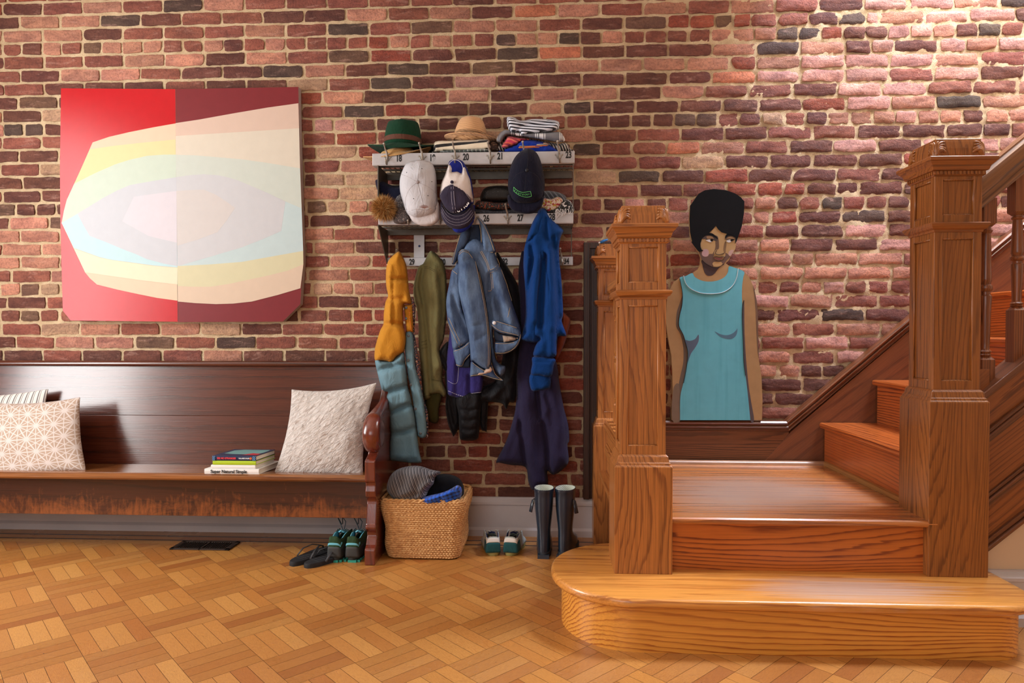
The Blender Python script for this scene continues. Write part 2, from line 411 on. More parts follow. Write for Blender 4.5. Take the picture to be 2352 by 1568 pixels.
def build_wall():
    mb = MB(); cols = []
    pitch = .2145; gap = .0145; ks = range(-5, 42)
    for k in ks:
        z = row_z(k)
        if z < -.03 or z > WTOP: continue
        header = (k-3) % 6 == 0
        segs = []
        for sx, s in ROWS.get(k, []):
            py = 784-F*math.tan(math.atan2(z-CAM.z, 3.45)+.0164)   # rough pixel height of this course
            x = P(sx, py, 0).x; i = 0; start = x
            while i < len(s):
                ch = s[i]; i += 1; wd = pitch*(.5 if ch.islower() else 1)
                dg = ''
                while i < len(s) and s[i].isdigit(): dg += s[i]; i += 1
                if dg: wd = pitch*int(dg)/10
                segs.append((x, x+wd, ch.upper())); x += wd
        segs.sort()
        full = []; x = WX0-rnd.random()*pitch; pal = 'DDMMMRMLD' if k > 26 else 'DMMDLMR'
        def fill(a, b):
            p = pitch*(.5 if header else 1); n = max(1, round((b-a)/p)); 
            if b-a < .03: return
            for q in range(n): full.append((a+(b-a)*q/n, a+(b-a)*(q+1)/n, rnd.choice(pal)))
        for a, b, ch in segs:
            if a > x+.01: fill(x, a)
            if b > x+.02: full.append((max(a, x), b, ch)); x = b
        if x < WX1: fill(x, WX1)
        for a, b, ch in full:
            if b < WX0 or a > WX1: continue
            ro = rough_at((a+b)/2, z); jr = lambda s_: (rnd.random()-.5)*s_
            z0 = z-.0277+jr(.003); z1 = z+.0277+jr(.003)
            base = COL[ch]; f = 1+jr(.16); ml = sum(base)/3; c = [max(0, min(255, (v*.9+ml*.1)*f+jr(4))) for v in base]
            brick_quad(mb, cols, max(a+gap/2+jr(.005), WX0), min(b-gap/2+jr(.005), WX1), z0, z1, srgb(*c), k*31.7+a*13, ro)
    nb = len(mb.f)
    # mortar bed
    st = .0105; nx = int((WX1-WX0)/st); nz = int((WTOP+.02)/st); vs = []
    for j in range(nz+1):
        for i in range(nx+1):
            x = WX0+(WX1-WX0)*i/nx; z = -.02+(WTOP+.02)*j/nz; ro = rough_at(x, z)
            n1 = noise.noise(Vector((x*16, 3.1, z*22))); n2 = noise.noise(Vector((x*60, 9.1, z*60)))
            y = .0056-.0026*n1*(1+ro*1.0)-.0018*n2*(1+ro*1.8)
            vs.append((x, y, z))
    W = nx+1; fs = [(j*W+i, j*W+i+1, (j+1)*W+i+1, (j+1)*W+i) for j in range(nz) for i in range(nx)]
    mb.add(vs, fs, 1)
    mb.box(WX0, WX1, .02, .2, -.02, WTOP, 1)
    me = bpy.data.meshes.new('wall_back'); me.from_pydata(mb.v, [], mb.f); me.polygons.foreach_set('material_index', mb.m)
    ca = me.color_attributes.new('tint', 'FLOAT_COLOR', 'CORNER'); arr = np.ones((len(me.loops), 4), np.float32)
    li = 0
    ls = np.zeros(len(me.polygons), np.int32); me.polygons.foreach_get('loop_total', ls); ends = np.cumsum(ls)
    colarr = np.array(cols, np.float32); idx = np.repeat(np.arange(nb), ls[:nb]); arr[:ends[nb-1]] = colarr[idx]
    ca.data.foreach_set('color', arr.ravel())
    sm = np.ones(len(me.polygons), bool); me.polygons.foreach_set('use_smooth', sm); me.set_sharp_from_angle(angle=math.radians(55))
    m1, nt, b = newmat('old_brick'); at = nt.nodes.new('ShaderNodeAttribute'); at.attribute_name = 'tint'
    v = coords(nt, rnd=False)
    blotch = noisetex(nt, coords(nt, (9, 9, 22), rnd=False), 1.0, 4, .6, .6); fine = noisetex(nt, v, 90, 5, .7); pit = noisetex(nt, v, 320, 2)
    col = mix(nt, ramp(nt, blotch, [(.36, (0,)*3+(1,)), (.6, (1,)*3+(1,))]), mix(nt, 1.0, at.outputs['Color'], (.62, .58, .62, 1), 'MULTIPLY'), at.outputs['Color'])
    chalk = noisetex(nt, coords(nt, (7, 7, 30), rnd=False), 1.3, 5, .7, .4)
    col = mix(nt, math_(nt, 'MULTIPLY', ramp(nt, chalk, [(.55, (0,)*3+(1,)), (.72, (1,)*3+(1,))]), .38), col, srgb(222, 176, 158))
    col = mix(nt, math_(nt, 'MULTIPLY', ramp(nt, fine, [(.42, (1,)*3+(1,)), (.5, (0,)*3+(1,))]), .3), col, srgb(60, 34, 32))
    nt.links.new(col, b.inputs['Base Color']); b.inputs['Roughness'].default_value = .78; b.inputs['Specular IOR Level'].default_value = .35
    bump(nt, b, math_(nt, 'ADD', fine, math_(nt, 'MULTIPLY', pit, .3)), .007, .9)
    m2, nt, b = newmat('sandy_mortar'); v = coords(nt, rnd=False); n = noisetex(nt, v, 12, 5, .6); g = noisetex(nt, v, 260, 3, .7)
    col = ramp(nt, n, [(.3, srgb(206, 176, 136)), (.7, srgb(238, 214, 176))]); col = mix(nt, ramp(nt, g, [(.28, (0,)*3+(1,)), (.42, (1,)*3+(1,))]), srgb(150, 118, 88), col)
    nt.links.new(col, b.inputs['Base Color']); b.inputs['Roughness'].default_value = .95
    bump(nt, b, g, .007, 1.0)
    link('wall_back', me, [m1, m2], kind='structure')
build_wall()

# ================================================================ parquet floor
def build_floor():
    S = .2065; n0 = PZ(815.4, 1521.7, 0)          # one corner shared by four blocks
    u = Vector((math.cos(math.pi/4), math.sin(math.pi/4), 0)); v = Vector((-u.y, u.x, 0))
    mb = MB(); uv = []; tint = []; tone = []; r = random.Random(3); YB = -.235
    def strip(a, L, Wd, du, dv, kind=0.0, z=0):
        g = .0006; p = [a+du*g+dv*g, a+du*(L-g)+dv*g, a+du*(L-g)+dv*(Wd-g), a+du*g+dv*(Wd-g)]
        # clip to the border line
        def clip(poly, val, sgn):
            out = []
            for i in range(len(poly)):
                A, B = poly[i], poly[(i+1) % len(poly)]; da, db = (val-A[0].y)*sgn, (val-B[0].y)*sgn
                if da >= 0: out.append(A)
                if da*db < 0:
                    t = da/(da-db); out.append((A[0]+(B[0]-A[0])*t, (A[1][0]+(B[1][0]-A[1][0])*t, A[1][1]+(B[1][1]-A[1][1])*t)))
            return out
        o = r.random()*30; q = [(p[0], (o, o*.7)), (p[1], (o+L, o*.7)), (p[2], (o+L, o*.7+Wd)), (p[3], (o, o*.7+Wd))]
        q = clip(q, YB, 1)
        if len(q) < 3: return
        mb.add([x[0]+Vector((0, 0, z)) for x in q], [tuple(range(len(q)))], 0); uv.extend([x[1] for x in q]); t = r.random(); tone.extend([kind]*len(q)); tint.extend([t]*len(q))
    R = 26
    for i in range(-R, R):
        for j in range(-R, R):
            c = n0+u*S*i+v*S*j
            if c.x < -4.4 or c.x > 4.4 or c.y < -6.2 or c.y > .2: continue
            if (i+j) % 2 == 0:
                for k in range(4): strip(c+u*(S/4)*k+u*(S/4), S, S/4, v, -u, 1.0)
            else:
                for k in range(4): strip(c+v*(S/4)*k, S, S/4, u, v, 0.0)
    nparq = len(mb.f)
    nails = []
    def rect(x0, x1, y0, y1, mi):
        mb.add([(x0, y0, 0), (x1, y0, 0), (x1, y1, 0), (x0, y1, 0)], [(0, 1, 2, 3)], mi)
        o = r.random()*20; uv.extend([(o, o), (o+x1-x0, o), (o+x1-x0, o+y1-y0), (o, o+y1-y0)]); t = r.random(); tint.extend([t]*4); tone.extend([.5]*4)
    bands = [(YB, YB+.05, 0), (YB+.05, YB+.066, 1), (YB+.066, YB+.116, 0), (YB+.116, YB+.132, 1), (YB+.132, YB+.182, 0), (YB+.182, 0.0, 0)]
    for y0, y1, mi in bands:
        x = -4.4+r.random()
        while x < 4.4: L = .6+r.random()*.9; rect(x, x+L, y0+.0004, y1-.0004, mi); x += L+.0006
    me = bpy.data.meshes.new('floor')
    # dark bed under the strips and the nail heads
    nmain = len(mb.f)
    mb.box(-4.4, 4.4, -6.2, .02, -.05, -.0012, 2)
    me.from_pydata(mb.v, [], mb.f); me.polygons.foreach_set('material_index', mb.m)
    ul = me.uv_layers.new(name='board'); ca = me.color_attributes.new('rnd', 'FLOAT_COLOR', 'CORNER')
    nl = len(me.loops); U = np.zeros((nl, 2), np.float32); U[:len(uv)] = np.array(uv, np.float32); ul.data.foreach_set('uv', U.ravel())
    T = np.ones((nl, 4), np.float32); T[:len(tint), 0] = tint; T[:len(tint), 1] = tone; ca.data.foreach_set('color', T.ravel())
    def oak(name, light, dark, mul=1.0):
        m, nt, b = newmat(name); uvn = nt.nodes.new('ShaderNodeUVMap'); uvn.uv_map = 'board'
        mp = nd(nt, 'ShaderNodeMapping'); mp.inputs['Scale'].default_value = (3.2, 34, 1); nt.links.new(uvn.outputs[0], mp.inputs[0])
        n = noisetex(nt, mp.outputs[0], 1.0, 2, .5, .3); t = math_(nt, 'FRACT', math_(nt, 'MULTIPLY', n, 9))
        mp2 = nd(nt, 'ShaderNodeMapping'); mp2.inputs['Scale'].default_value = (12, 420, 1); nt.links.new(uvn.outputs[0], mp2.inputs[0]); fi = noisetex(nt, mp2.outputs[0], 1.0, 3)
        at = nt.nodes.new('ShaderNodeAttribute'); at.attribute_name = 'rnd'
        sepc = nt.nodes.new('ShaderNodeSeparateColor'); nt.links.new(at.outputs['Color'], sepc.inputs[0])
        base = ramp(nt, sepc.outputs[0], [(0.0, srgb(light[0])), (.35, srgb(light[1])), (.7, srgb(light[2])), (1.0, srgb(light[3]))])
        col = mix(nt, ramp(nt, t, [(0, (0,)*3+(1,)), (.6, (.12,)*3+(1,)), (.86, (.75,)*3+(1,)), (1, (0,)*3+(1,))]), base, mix(nt, 1.0, base, srgb(dark), 'MULTIPLY'))
        col = mix(nt, 1.0, col, ramp(nt, fi, [(.36, (.68, .62, .56, 1)), (.52, (1, 1, 1, 1))]), 'MULTIPLY')
        # one block direction coloured paler, imitating the sheen light gives its grain
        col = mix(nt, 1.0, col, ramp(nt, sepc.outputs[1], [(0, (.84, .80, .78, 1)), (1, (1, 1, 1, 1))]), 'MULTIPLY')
        # small scattered spots and worn scratches
        v = coords(nt, rnd=False); sp = noisetex(nt, v, 75, 2, .5)
        col = mix(nt, ramp(nt, sp, [(.22, (1,)*3+(1,)), (.26, (0,)*3+(1,))]), col, srgb(70, 40, 24))
        nt.links.new(col, b.inputs['Base Color']); wear = noisetex(nt, v, 2.2, 4)
        nt.links.new(ramp(nt, wear, [(.3, (.22,)*3+(1,)), (.7, (.36,)*3+(1,))]), b.inputs['Roughness'])
        b.inputs['Coat Weight'].default_value = .2; b.inputs['Coat Roughness'].default_value = .25
        b.inputs['Anisotropic'].default_value = .8; tg = nt.nodes.new('ShaderNodeTangent'); tg.direction_type = 'UV_MAP'; tg.uv_map = 'board'; nt.links.new(tg.outputs[0], b.inputs['Tangent'])
        bump(nt, b, fi, .0004); return m
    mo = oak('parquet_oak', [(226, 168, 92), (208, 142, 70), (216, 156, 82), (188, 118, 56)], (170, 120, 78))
    mwal = oak('border_walnut', [(96, 58, 40), (84, 48, 34), (90, 54, 36), (78, 44, 30)], (150, 110, 90))
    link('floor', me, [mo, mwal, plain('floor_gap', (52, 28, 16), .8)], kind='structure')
build_floor()

# ================================================================ room shell that the photo does not show: side walls, ceiling, windows
plaster = plain('cream_plaster', (226, 212, 190), .9, var=.03, vscale=3)
white_trim = plain('white_trim_paint', (206, 200, 202), .45, var=.05, vscale=5, bmp=.0008, bscale=25)
def wall_with_hole(name, axis, at, a0, a1, z1, holes, mat, t=.1):
    mb = MB()
    hs = sorted(holes)
    def put(a, b, z0, zz):
        if b-a < .001 or zz-z0 < .001: return
        if axis == 'x': mb.box(at-t if at < 0 else at, at if at < 0 else at+t, a, b, z0, zz)
        else: mb.box(a, b, at-t, at, z0, zz)
    p = a0
    for (h0, h1, hz0, hz1) in hs: put(p, h0, 0, z1); put(h0, h1, 0, hz0); put(h0, h1, hz1, z1); p = h1
    put(p, a1, 0, z1)
    return mb.build(name, mat, kind='structure')
wall_with_hole('wall_left', 'x', -3.5, -5.6, 0.0, 3.0, [(-2.3, -.95, .75, 2.5)], plaster)
wall_with_hole('wall_front', 'y', -5.5, -3.5, 3.6, 3.0, [(-2.3, -.1, .85, 2.65)], plaster)
wall_with_hole('wall_right', 'x', 3.6, -5.6, 0.0, 3.0, [], plaster)
# ceiling with the stair opening
mb = MB(); mb.box(-3.6, 3.7, -5.6, -1.25, 3.0, 3.12); mb.box(-3.6, 1.35, -1.25, .2, 3.0, 3.12); mb.build('ceiling', plain('ceiling_white', (238, 234, 226), .9), kind='structure')
mb = MB(); mb.box(1.25, 1.35, -1.25, .2, 3.12, 5.4); mb.box(1.35, 3.7, -1.35, -1.25, 3.12, 5.4); mb.box(3.6, 3.7, -1.25, .2, 3.0, 5.4); mb.box(1.3, 3.7, 0, .1, 3.1, 5.4); mb.box(1.25, 3.7, -1.35, .2, 5.4, 5.5)
mb.build('wall_upper_stair', plaster, kind='structure')
def window(n, axis, at, a0, a1, z0, z1):
    mb = MB(); f = .05
    def bx(a, b, c, d, t0, t1):
        if axis == 'x': mb.box(at+t0, at+t1, a, b, c, d)
        else: mb.box(a, b, at+t0, at+t1, c, d)
    for (a, b, c, d) in [(a0, a0+f, z0, z1), (a1-f, a1, z0, z1), (a0, a1, z0, z0+f), (a0, a1, z1-f, z1), (a0, a1, (z0+z1)/2-.02, (z0+z1)/2+.02)]:
        bx(a, b, c, d, -.09, -.05)
    return mb.build('window_%d' % n, white_trim, kind='structure')
window(1, 'x', -3.5, -2.3, -.95, .75, 2.5); window(2, 'y', -5.5, -2.3, -.1, .85, 2.65)  # second window is added to go with the frontal fill light

# ---------------------------------------------------------------- skirting boards
def base_profile(h, t):   # (depth out of the wall, height)
    return [(0, 0), (t+.012, 0), (t+.012, h*.16), (t+.004, h*.2), (t, h*.22), (t, h*.80), (t+.006, h*.82), (t+.006, h*.88), (t-.004, h*.93), (t-.012, h*.97), (t-.012, h), (0, h)]
zb = P(1200, 1144, -.03).z
for nm, x0, x1 in (('baseboard_back', WX0, P(1361, 1200, -.03).x),):
    mb = MB(); mb.prism([(-a-.0, b) for a, b in base_profile(zb, .024)], x0, x1, 'x'); mb.build(nm, white_trim, kind='structure')
# ================================================================ staircase
oak = wood('golden_oak', (190, 120, 58), (144, 84, 38), 'Z', rings=8, width=5, sharp=.35, fibre=.34, rough=.38, stretch=.7, freq=38)
oak_h = wood('golden_oak_across', (188, 118, 56), (132, 74, 32), 'X', rings=6, width=7, sharp=.5, fibre=.28, rough=.38, freq=60)
oak_y = wood('golden_oak_deep', (188, 118, 56), (132, 74, 32), 'Y', rings=6, width=7, sharp=.5, fibre=.28, rough=.38, freq=60)
pine = wood('heart_pine', (234, 162, 68), (160, 72, 22), 'X', rings=7, width=3.4, sharp=.5, fibre=.12, rough=.3, coat=.5, stretch=.5, freq=70)
pine_red = wood('heart_pine_red', (204, 112, 44), (124, 48, 18), 'X', rings=9, width=4.5, sharp=.5, fibre=.12, rough=.3, coat=.5, stretch=.5, freq=80)
pine_y = wood('heart_pine_cross', (190, 98, 40), (110, 42, 18), 'Y', rings=5, width=4.5, sharp=.5, fibre=.12, rough=.3, coat=.5, stretch=.6, freq=70)
SL = math.atan(.84)
dark_board = wood('dark_skirt_pine', (120, 72, 42), (62, 32, 20), 'X', rings=10, width=6, sharp=.5, fibre=.2, rough=.4, freq=60)
skirt_wood = wood('brown_skirt_board', (120, 68, 38), (100, 54, 31), 'X', rings=3, width=3, sharp=.3, fibre=.2, rough=.45, rot=(0, SL, 0), freq=15)
mould_wood = wood('dark_moulding', (112, 66, 42), (66, 34, 22), 'X', rings=4, width=8, sharp=.5, fibre=.25, rough=.3, coat=.5, freq=50)
mould_slope = wood('dark_moulding_slope', (124, 74, 46), (70, 38, 24), 'X', rings=4, width=8, sharp=.5, fibre=.25, rough=.3, coat=.5, rot=(0, SL, 0), freq=50)
string_wood = wood('stringer_oak', (158, 92, 46), (112, 60, 30), 'X', rings=6, width=5, sharp=.4, fibre=.25, rough=.4, rot=(0, SL, 0), freq=60)
bal_wood = wood('baluster_oak', (150, 88, 50), (96, 52, 30), 'Z', rings=6, width=12, sharp=.5, fibre=.25, rough=.35, freq=90)
# worn varnish: pale greyish patch in the walked-on middle of the two lowest steps
def worn(base_name, light, dark, cx, cy, rx, ry, grey=(186, 150, 128)):
    m = wood(base_name, light, dark, 'X', rings=4, width=5, sharp=.5, fibre=.2, rough=.26, coat=.6, stretch=.3, freq=26)
    nt = m.node_tree; b = nt.nodes['Principled BSDF']; src = b.inputs['Base Color'].links[0].from_socket
    tc = nt.nodes.new('ShaderNodeTexCoord'); mp = nt.nodes.new('ShaderNodeMapping'); mp.vector_type = 'POINT'
    mp.inputs['Location'].default_value = (-cx/rx, -cy/ry, 0); mp.inputs['Scale'].default_value = (1/rx, 1/ry, 0); nt.links.new(tc.outputs['Object'], mp.inputs[0])
    ln = nt.nodes.new('ShaderNodeVectorMath'); ln.operation = 'LENGTH'; nt.links.new(mp.outputs[0], ln.inputs[0])
    nz = noisetex(nt, coords(nt, (2.5, 80, 1), rnd=False), 1.0, 5, .7)
    d = math_(nt, 'ADD', ln.outputs['Value'], math_(nt, 'MULTIPLY', math_(nt, 'SUBTRACT', nz, .5), 1.7))
    f = ramp(nt, d, [(.35, (.8,)*3+(1,)), (1.0, (0,)*3+(1,))])
    nt.links.new(mix(nt, f, src, srgb(grey)), b.inputs['Base Color'])
    return m
Z1, Z2, Z3, Z4, Z5, Z6 = .186, .380, .585, .795, 1.005, 1.215
RUN, NX3 = .25, 1.345
ST = empty('staircase', (.9, -.6, 0), 'golden oak and heart pine staircase with square newel posts climbing right along the brick wall', 'staircase')

def sq(mb, cx, cy, prof, dy=1.0, mi=0):   # square section swept by (half width, z)
    rings = [[(cx-h, cy-h*dy, z), (cx+h, cy-h*dy, z), (cx+h, cy+h*dy, z), (cx-h, cy+h*dy, z)] for h, z in prof]
    return mb.rings(rings, mi)
def newel(name, cx, cy, z0, zp, zs, zb0, zb1, zn, zc, zt, dy=1.0, leaf=True, oak=oak, oak_h=oak_h):
    """z0 foot, zp plinth top, zs shaft start, zb0/zb1 belt, zn neck top (under dentils), zc cornice top, zt block top"""
    pw, sw = .1005, .0795
    mb = MB(); sq(mb, cx, cy, [(pw, z0), (pw, zp-.004), (pw-.002, zp), (pw-.005, zp+.003), (pw-.006, zp+.010), (pw-.010, zp+.013), (sw+.008, zs-.008), (sw+.002, zs-.001), (sw-.02, zs)], dy)
    root = bevel(mb.build(name, oak, ST), .0015)
    k = sw-.007   # recessed core
    mb = MB(); sq(mb, cx, cy, [(k, zs-.004), (k, zc-.01)], dy); mb.build('recessed_panel', oak, root)
    mb = MB(); st = .021; kd = k*dy; swd = sw*dy
    def frame(a, b):   # stiles and rails round one tier, on all four sides
        for sx in (-1, 1):
            for sy in (-1, 1):
                xa, xb = sorted((cx+sx*sw, cx+sx*(sw-st-.007))); ya, yb = sorted((cy+sy*swd, cy+sy*(swd-(st+.007)*dy)))
                mb.box(xa, xb, ya, yb, a, b)
        for (r0, r1) in ((a, a+.032), (b-.032, b)):
            mb.box(cx-sw+.002, cx+sw-.002, cy-swd+.0006, cy+swd-.0006, r0, r1)
    frame(zs-.002, zb0+.005); frame(zb1-.005, zn+.02)
    o = mb.build('panel_frame', oak, root); bevel(o, .0015)
    mb = MB()
    for a, b in ((zs+.030, zb0-.027), (zb1+.027, zn-.012)):     # bead moulding round each panel
        i = sw-st-.007+.0005
        for s_ in (-1, 1):
            for (p, q) in (((-i, a), (i, a)), ((-i, b), (i, b)), ((-i, a), (-i, b)), ((i, a), (i, b))):
                y = cy+s_*(kd+.003)
                mb.tube([(cx+p[0], y, p[1]), (cx+q[0], y, q[1])], .0035, 6)
                x = cx+s_*(k+.003); mb.tube([(x, cy+p[0]*dy, p[1]), (x, cy+q[0]*dy, q[1])], .0035, 6)
    mb.build('panel_bead', oak, root, smooth=True)
    mb = MB(); sq(mb, cx, cy, [(sw-.01, zb0-.006), (sw+.003, zb0-.004), (sw+.004, zb0+.003), (sw+.012, zb0+.008), (sw+.017, zb0+.016), (sw+.019, zb1-.006), (sw+.018, zb1-.002), (sw+.003, zb1+.001), (sw-.01, zb1+.002)], dy)
    bevel(mb.build('belt_moulding', oak_h, root), .001)
    h = zc-zn
    mb = MB(); sq(mb, cx, cy, [(sw-.01, zn-.002), (sw+.003, zn), (sw+.007, zn+.006), (sw+.007, zn+.26*h), (sw+.014, zn+.30*h), (sw+.016, zn+.40*h), (sw+.019, zn+.55*h), (sw+.029, zn+.72*h), (sw+.030, zn+.76*h), (sw+.0345, zn+.80*h), (sw+.0345, zc-.002), (sw+.033, zc), (sw-.02, zc+.0005)], dy)
    co = bevel(mb.build('cornice', oak_h, root), .001)
    mb = MB(); n = 13; dz0, dz1 = zn+.07*h, zn+.25*h
    for i in range(n):
        t = -1+2*(i+.5)/n; o_ = t*(sw+.004); wd = .0038
        for s_ in (-1, 1):
            mb.box(cx+o_-wd, cx+o_+wd, *sorted((cy+s_*(sw+.005)*dy, cy+s_*((sw+.005)*dy+.006))), dz0, dz1)
            mb.box(*sorted((cx+s_*(sw+.005), cx+s_*(sw+.011))), cy+(o_-wd)*dy, cy+(o_+wd)*dy, dz0, dz1)
    mb.build('dentil_course', oak, co)
    bw = .083
    mb = MB(); hb = zt-zc; sq(mb, cx, cy, [(bw, zc), (bw-.002, zc+.5*hb), (bw-.005, zt-.012), (bw-.007, zt-.002), (bw-.009, zt)], dy)
    cap = bevel(mb.build('cap_block', oak, root), .002)
    if leaf:
        def leafc(fn, flip):
            mb = MB()   # acanthus of curved fronds rising from the lower corner
            for k_, (ex, ez, cxx, cz, r) in enumerate([(.40, .86, .03, .55, .0042), (.40, .70, .06, .48, .005), (.42, .50, .08, .44, .006), (.45, .28, .14, .42, .0065), (.12, .88, .0, .5, .0035)]):
                pts = []
                for t in np.linspace(0, 1, 10):
                    a = (1-t)**2; b = 2*t*(1-t); c = t*t
                    u = a*.015+b*cxx+c*ex; vv = a*.06+b*cz*1.5+c*ez*.95
                    pts.append(fn(flip*(1-u*.98), vv))
                rs = [r*(.45+1.1*math.sin(math.pi*min(1, .15+.85*t)))*1.0 for t in np.linspace(0, 1, 10)]
                mb.tube(pts, rs, 6)
            for t0 in (0.55, .8):
                mb.ball(fn(flip*(1-.36), t0*.6), .005, 1.5, .8, 1, 1)
            mb.build('carved_leaf', oak, cap, smooth=True)
        for fl in (-1, 1):
            leafc(lambda a, b: (cx+a*(bw-.003), cy-(bw-.002)*dy-.0005, zc+b*hb), fl)
            leafc(lambda a, b: (cx-(bw-.002)-.0005, cy+a*(bw-.003)*dy, zc+b*hb), fl)
            leafc(lambda a, b: (cx+(bw-.002)+.0005, cy+a*(bw-.003)*dy, zc+b*hb), fl)
    return root
dz = lambda py, d: CAM.z-(py-758)*d/F
newel('newel_post', .343, -.960, Z1, .5625, .602, 1.150, 1.178, 1.340, 1.406, 1.473)
brown_oak = wood('brown_oak', (162, 98, 44), (118, 66, 28), 'Z', rings=9, width=5, sharp=.4, fibre=.34, rough=.36, stretch=.6, freq=44)
newel('newel_post', 1.423, -.937, Z1, .792, .832, 1.380, 1.409, 1.568, 1.630, 1.698, oak=brown_oak, oak_h=wood('brown_oak_across', (160, 94, 44), (110, 60, 28), 'X', rings=5, width=6, sharp=.4, fibre=.28, rough=.36, freq=50))
newel('newel_post', .336, -.078, 0.0, .575, .612, 1.155, 1.182, 1.335, 1.395, 1.455, dy=.62)

# ---- lowest step, rounded at both ends
def stadium(x0, x1, yf, yb, rl, rr, n=14):
    p = []
    # front-left rounding (big), front edge, front-right rounding, then the back
    for i in range(n+1):
        a = math.pi+math.pi/2*i/n; p.append((x0+rl+rl*math.cos(a), yf+rl+rl*math.sin(a)))
    for i in range(n+1):
        a = 1.5*math.pi+math.pi/2*i/n; p.append((x1-rr+rr*math.cos(a), yf+rr+rr*math.sin(a)))
    for i in range(n+1):
        a = math.pi/2*i/n; p.append((x1-rr+rr*math.cos(a), yb-rr*.5+rr*.5*math.sin(a)))
    for i in range(n+1):
        a = math.pi/2+math.pi/2*i/n; p.append((x0+rl+rl*math.cos(a), yb-rl+rl*math.sin(a)))
    return p
bull = stadium(.022, 1.577, -1.290, -.70, .285, .16)
def inset(poly, d):
    c = []; n = len(poly)
    for i in range(n):
        a, b, e = Vector(poly[i-1]), Vector(poly[i]), Vector(poly[(i+1) % n]); t = (e-a); t.normalize() if t.length else None
        c.append((b.x-t.y*d, b.y+t.x*d))
    return c
mb = MB(); rings = []
for d, z in ((.0, 0), (0, .003), (0, .152), (-.004, .154)): rings.append([(x, y, z) for x, y in inset(bull, .038+d)])
mb.rings(rings); mb.build('step_riser', pine, ST, smooth=40)
mb = MB(); rings = []
for d, z in ((.018, .1535), (.006, .1545), (.001, .160), (0, .168), (.001, .177), (.005, .183), (.012, .186)): rings.append([(x, y, z) for x, y in inset(bull, d)])
mb.rings(rings)
mb.build('step_tread', worn('worn_first_tread', (226, 154, 72), (172, 98, 40), 1.0, -1.17, .36, .13, (206, 178, 160)), ST, smooth=50)
# ---- landing
mb = MB(); mb.box(.40, 1.40, -1.005, -.985, .186, .355); mb.build('step_riser', pine_red, ST)
mb = MB(); mb.rings([[(x, y, z) for (y, z) in ((-.06, .355), (-1.030, .355), (-1.036, .360), (-1.038, .367), (-1.036, .374), (-1.030, .379), (-.06, .380))] for x in (.395, 1.352)])
mb.build('landing_floor', worn('worn_landing', (200, 124, 64), (136, 72, 38), .86, -.64, .52, .40, (178, 150, 134)), ST, smooth=30)
mb = MB(); mb.box(.262, .40, -.88, -.06, .34, .36); mb.build('landing_edge', oak_y, ST)
q = [(0, 0)]+[(-.020*math.cos(a), .018*math.sin(a)) for a in np.linspace(0, math.pi/2, 6)]
mb = MB(); mb.prism([(-.052+a, .380+b) for a, b in q], .42, 1.38, 'x'); mb.build('quarter_round', wood('pale_worn_trim', (176, 132, 100), (140, 96, 70), 'X', rings=4, sharp=.4), ST, smooth=40)
mb = MB(); mb.prism([(1.369+b, c) for b, c in ((0, .380), (-.016, .380), (-.016, .398), (0, .400))], -.86, -.07, 'y'); mb.build('quarter_round', wood('pale_riser_foot', (186, 134, 74), (150, 96, 48), 'Y', rings=4, sharp=.4), ST)
# ---- upper steps
zs = [Z3, Z4, Z5, Z6, Z6+.21, Z6+.42]
for i, z in enumerate(zs):
    nx = NX3+RUN*i; zb_ = (zs[i-1] if i else Z2)
    mb = MB(); mb.box(nx+.022, nx+.040, -.90, -.045, zb_-.004, z-.025); mb.build('step_riser', pine_y, ST)
    mb = MB(); mb.rings([[(x, y, zz) for (x, zz) in ((nx+RUN+.05, z-.026), (nx+.004, z-.026), (nx+.0, z-.020), (nx-.001, z-.013), (nx, z-.006), (nx+.004, z-.001), (nx+.012, z), (nx+RUN+.05, z))] for y in (-.90, -.04)])
    mb.build('step_tread', pine_y, ST, smooth=30)
# ---- wall side: skirt board and moulding, flat along the landing then climbing
sl = .868; bx, bz = 1.182, .595   # where the moulding turns upward
xe = 3.0
mb = MB(); mb.box(.44, 1.20, -.030, 0.004, .375, .55); mb.build('wall_skirt', dark_board, ST)
mb = MB(); mb.prism([(1.07, .375), (1.40, .375), (xe, .375), (xe, bz-.055+(xe-bx)*sl), (bx+.03, .540)], -.034, .004, 'y'); mb.build('wall_skirt', skirt_wood, ST)
prof = [(0, 0), (.030, 0), (.036, .004), (.034, .011), (.042, .016), (.046, .024), (.040, .031), (.048, .036), (.052, .044), (.046, .051), (.02, .053), (0, .053)]
mb = MB(); c_, s_ = math.cos(math.atan(sl)), math.sin(math.atan(sl))
r1 = [(.44, -a, .592-.053+b) for a, b in prof]; 
ta = math.tan(math.atan(sl)/2)
r2 = [(bx+.0-(b-.053)*ta*1.0, -a, .592-.053+b) for a, b in prof]
mb.rings([r1, r2]); mb.build('wall_moulding', mould_wood, ST, smooth=35)
r3 = [(p[0]+(xe-bx), p[1], p[2]+(xe-bx)*sl) for p in r2]
mb = MB(); mb.rings([r2, r3]); mb.build('wall_moulding', mould_slope, ST, smooth=35)
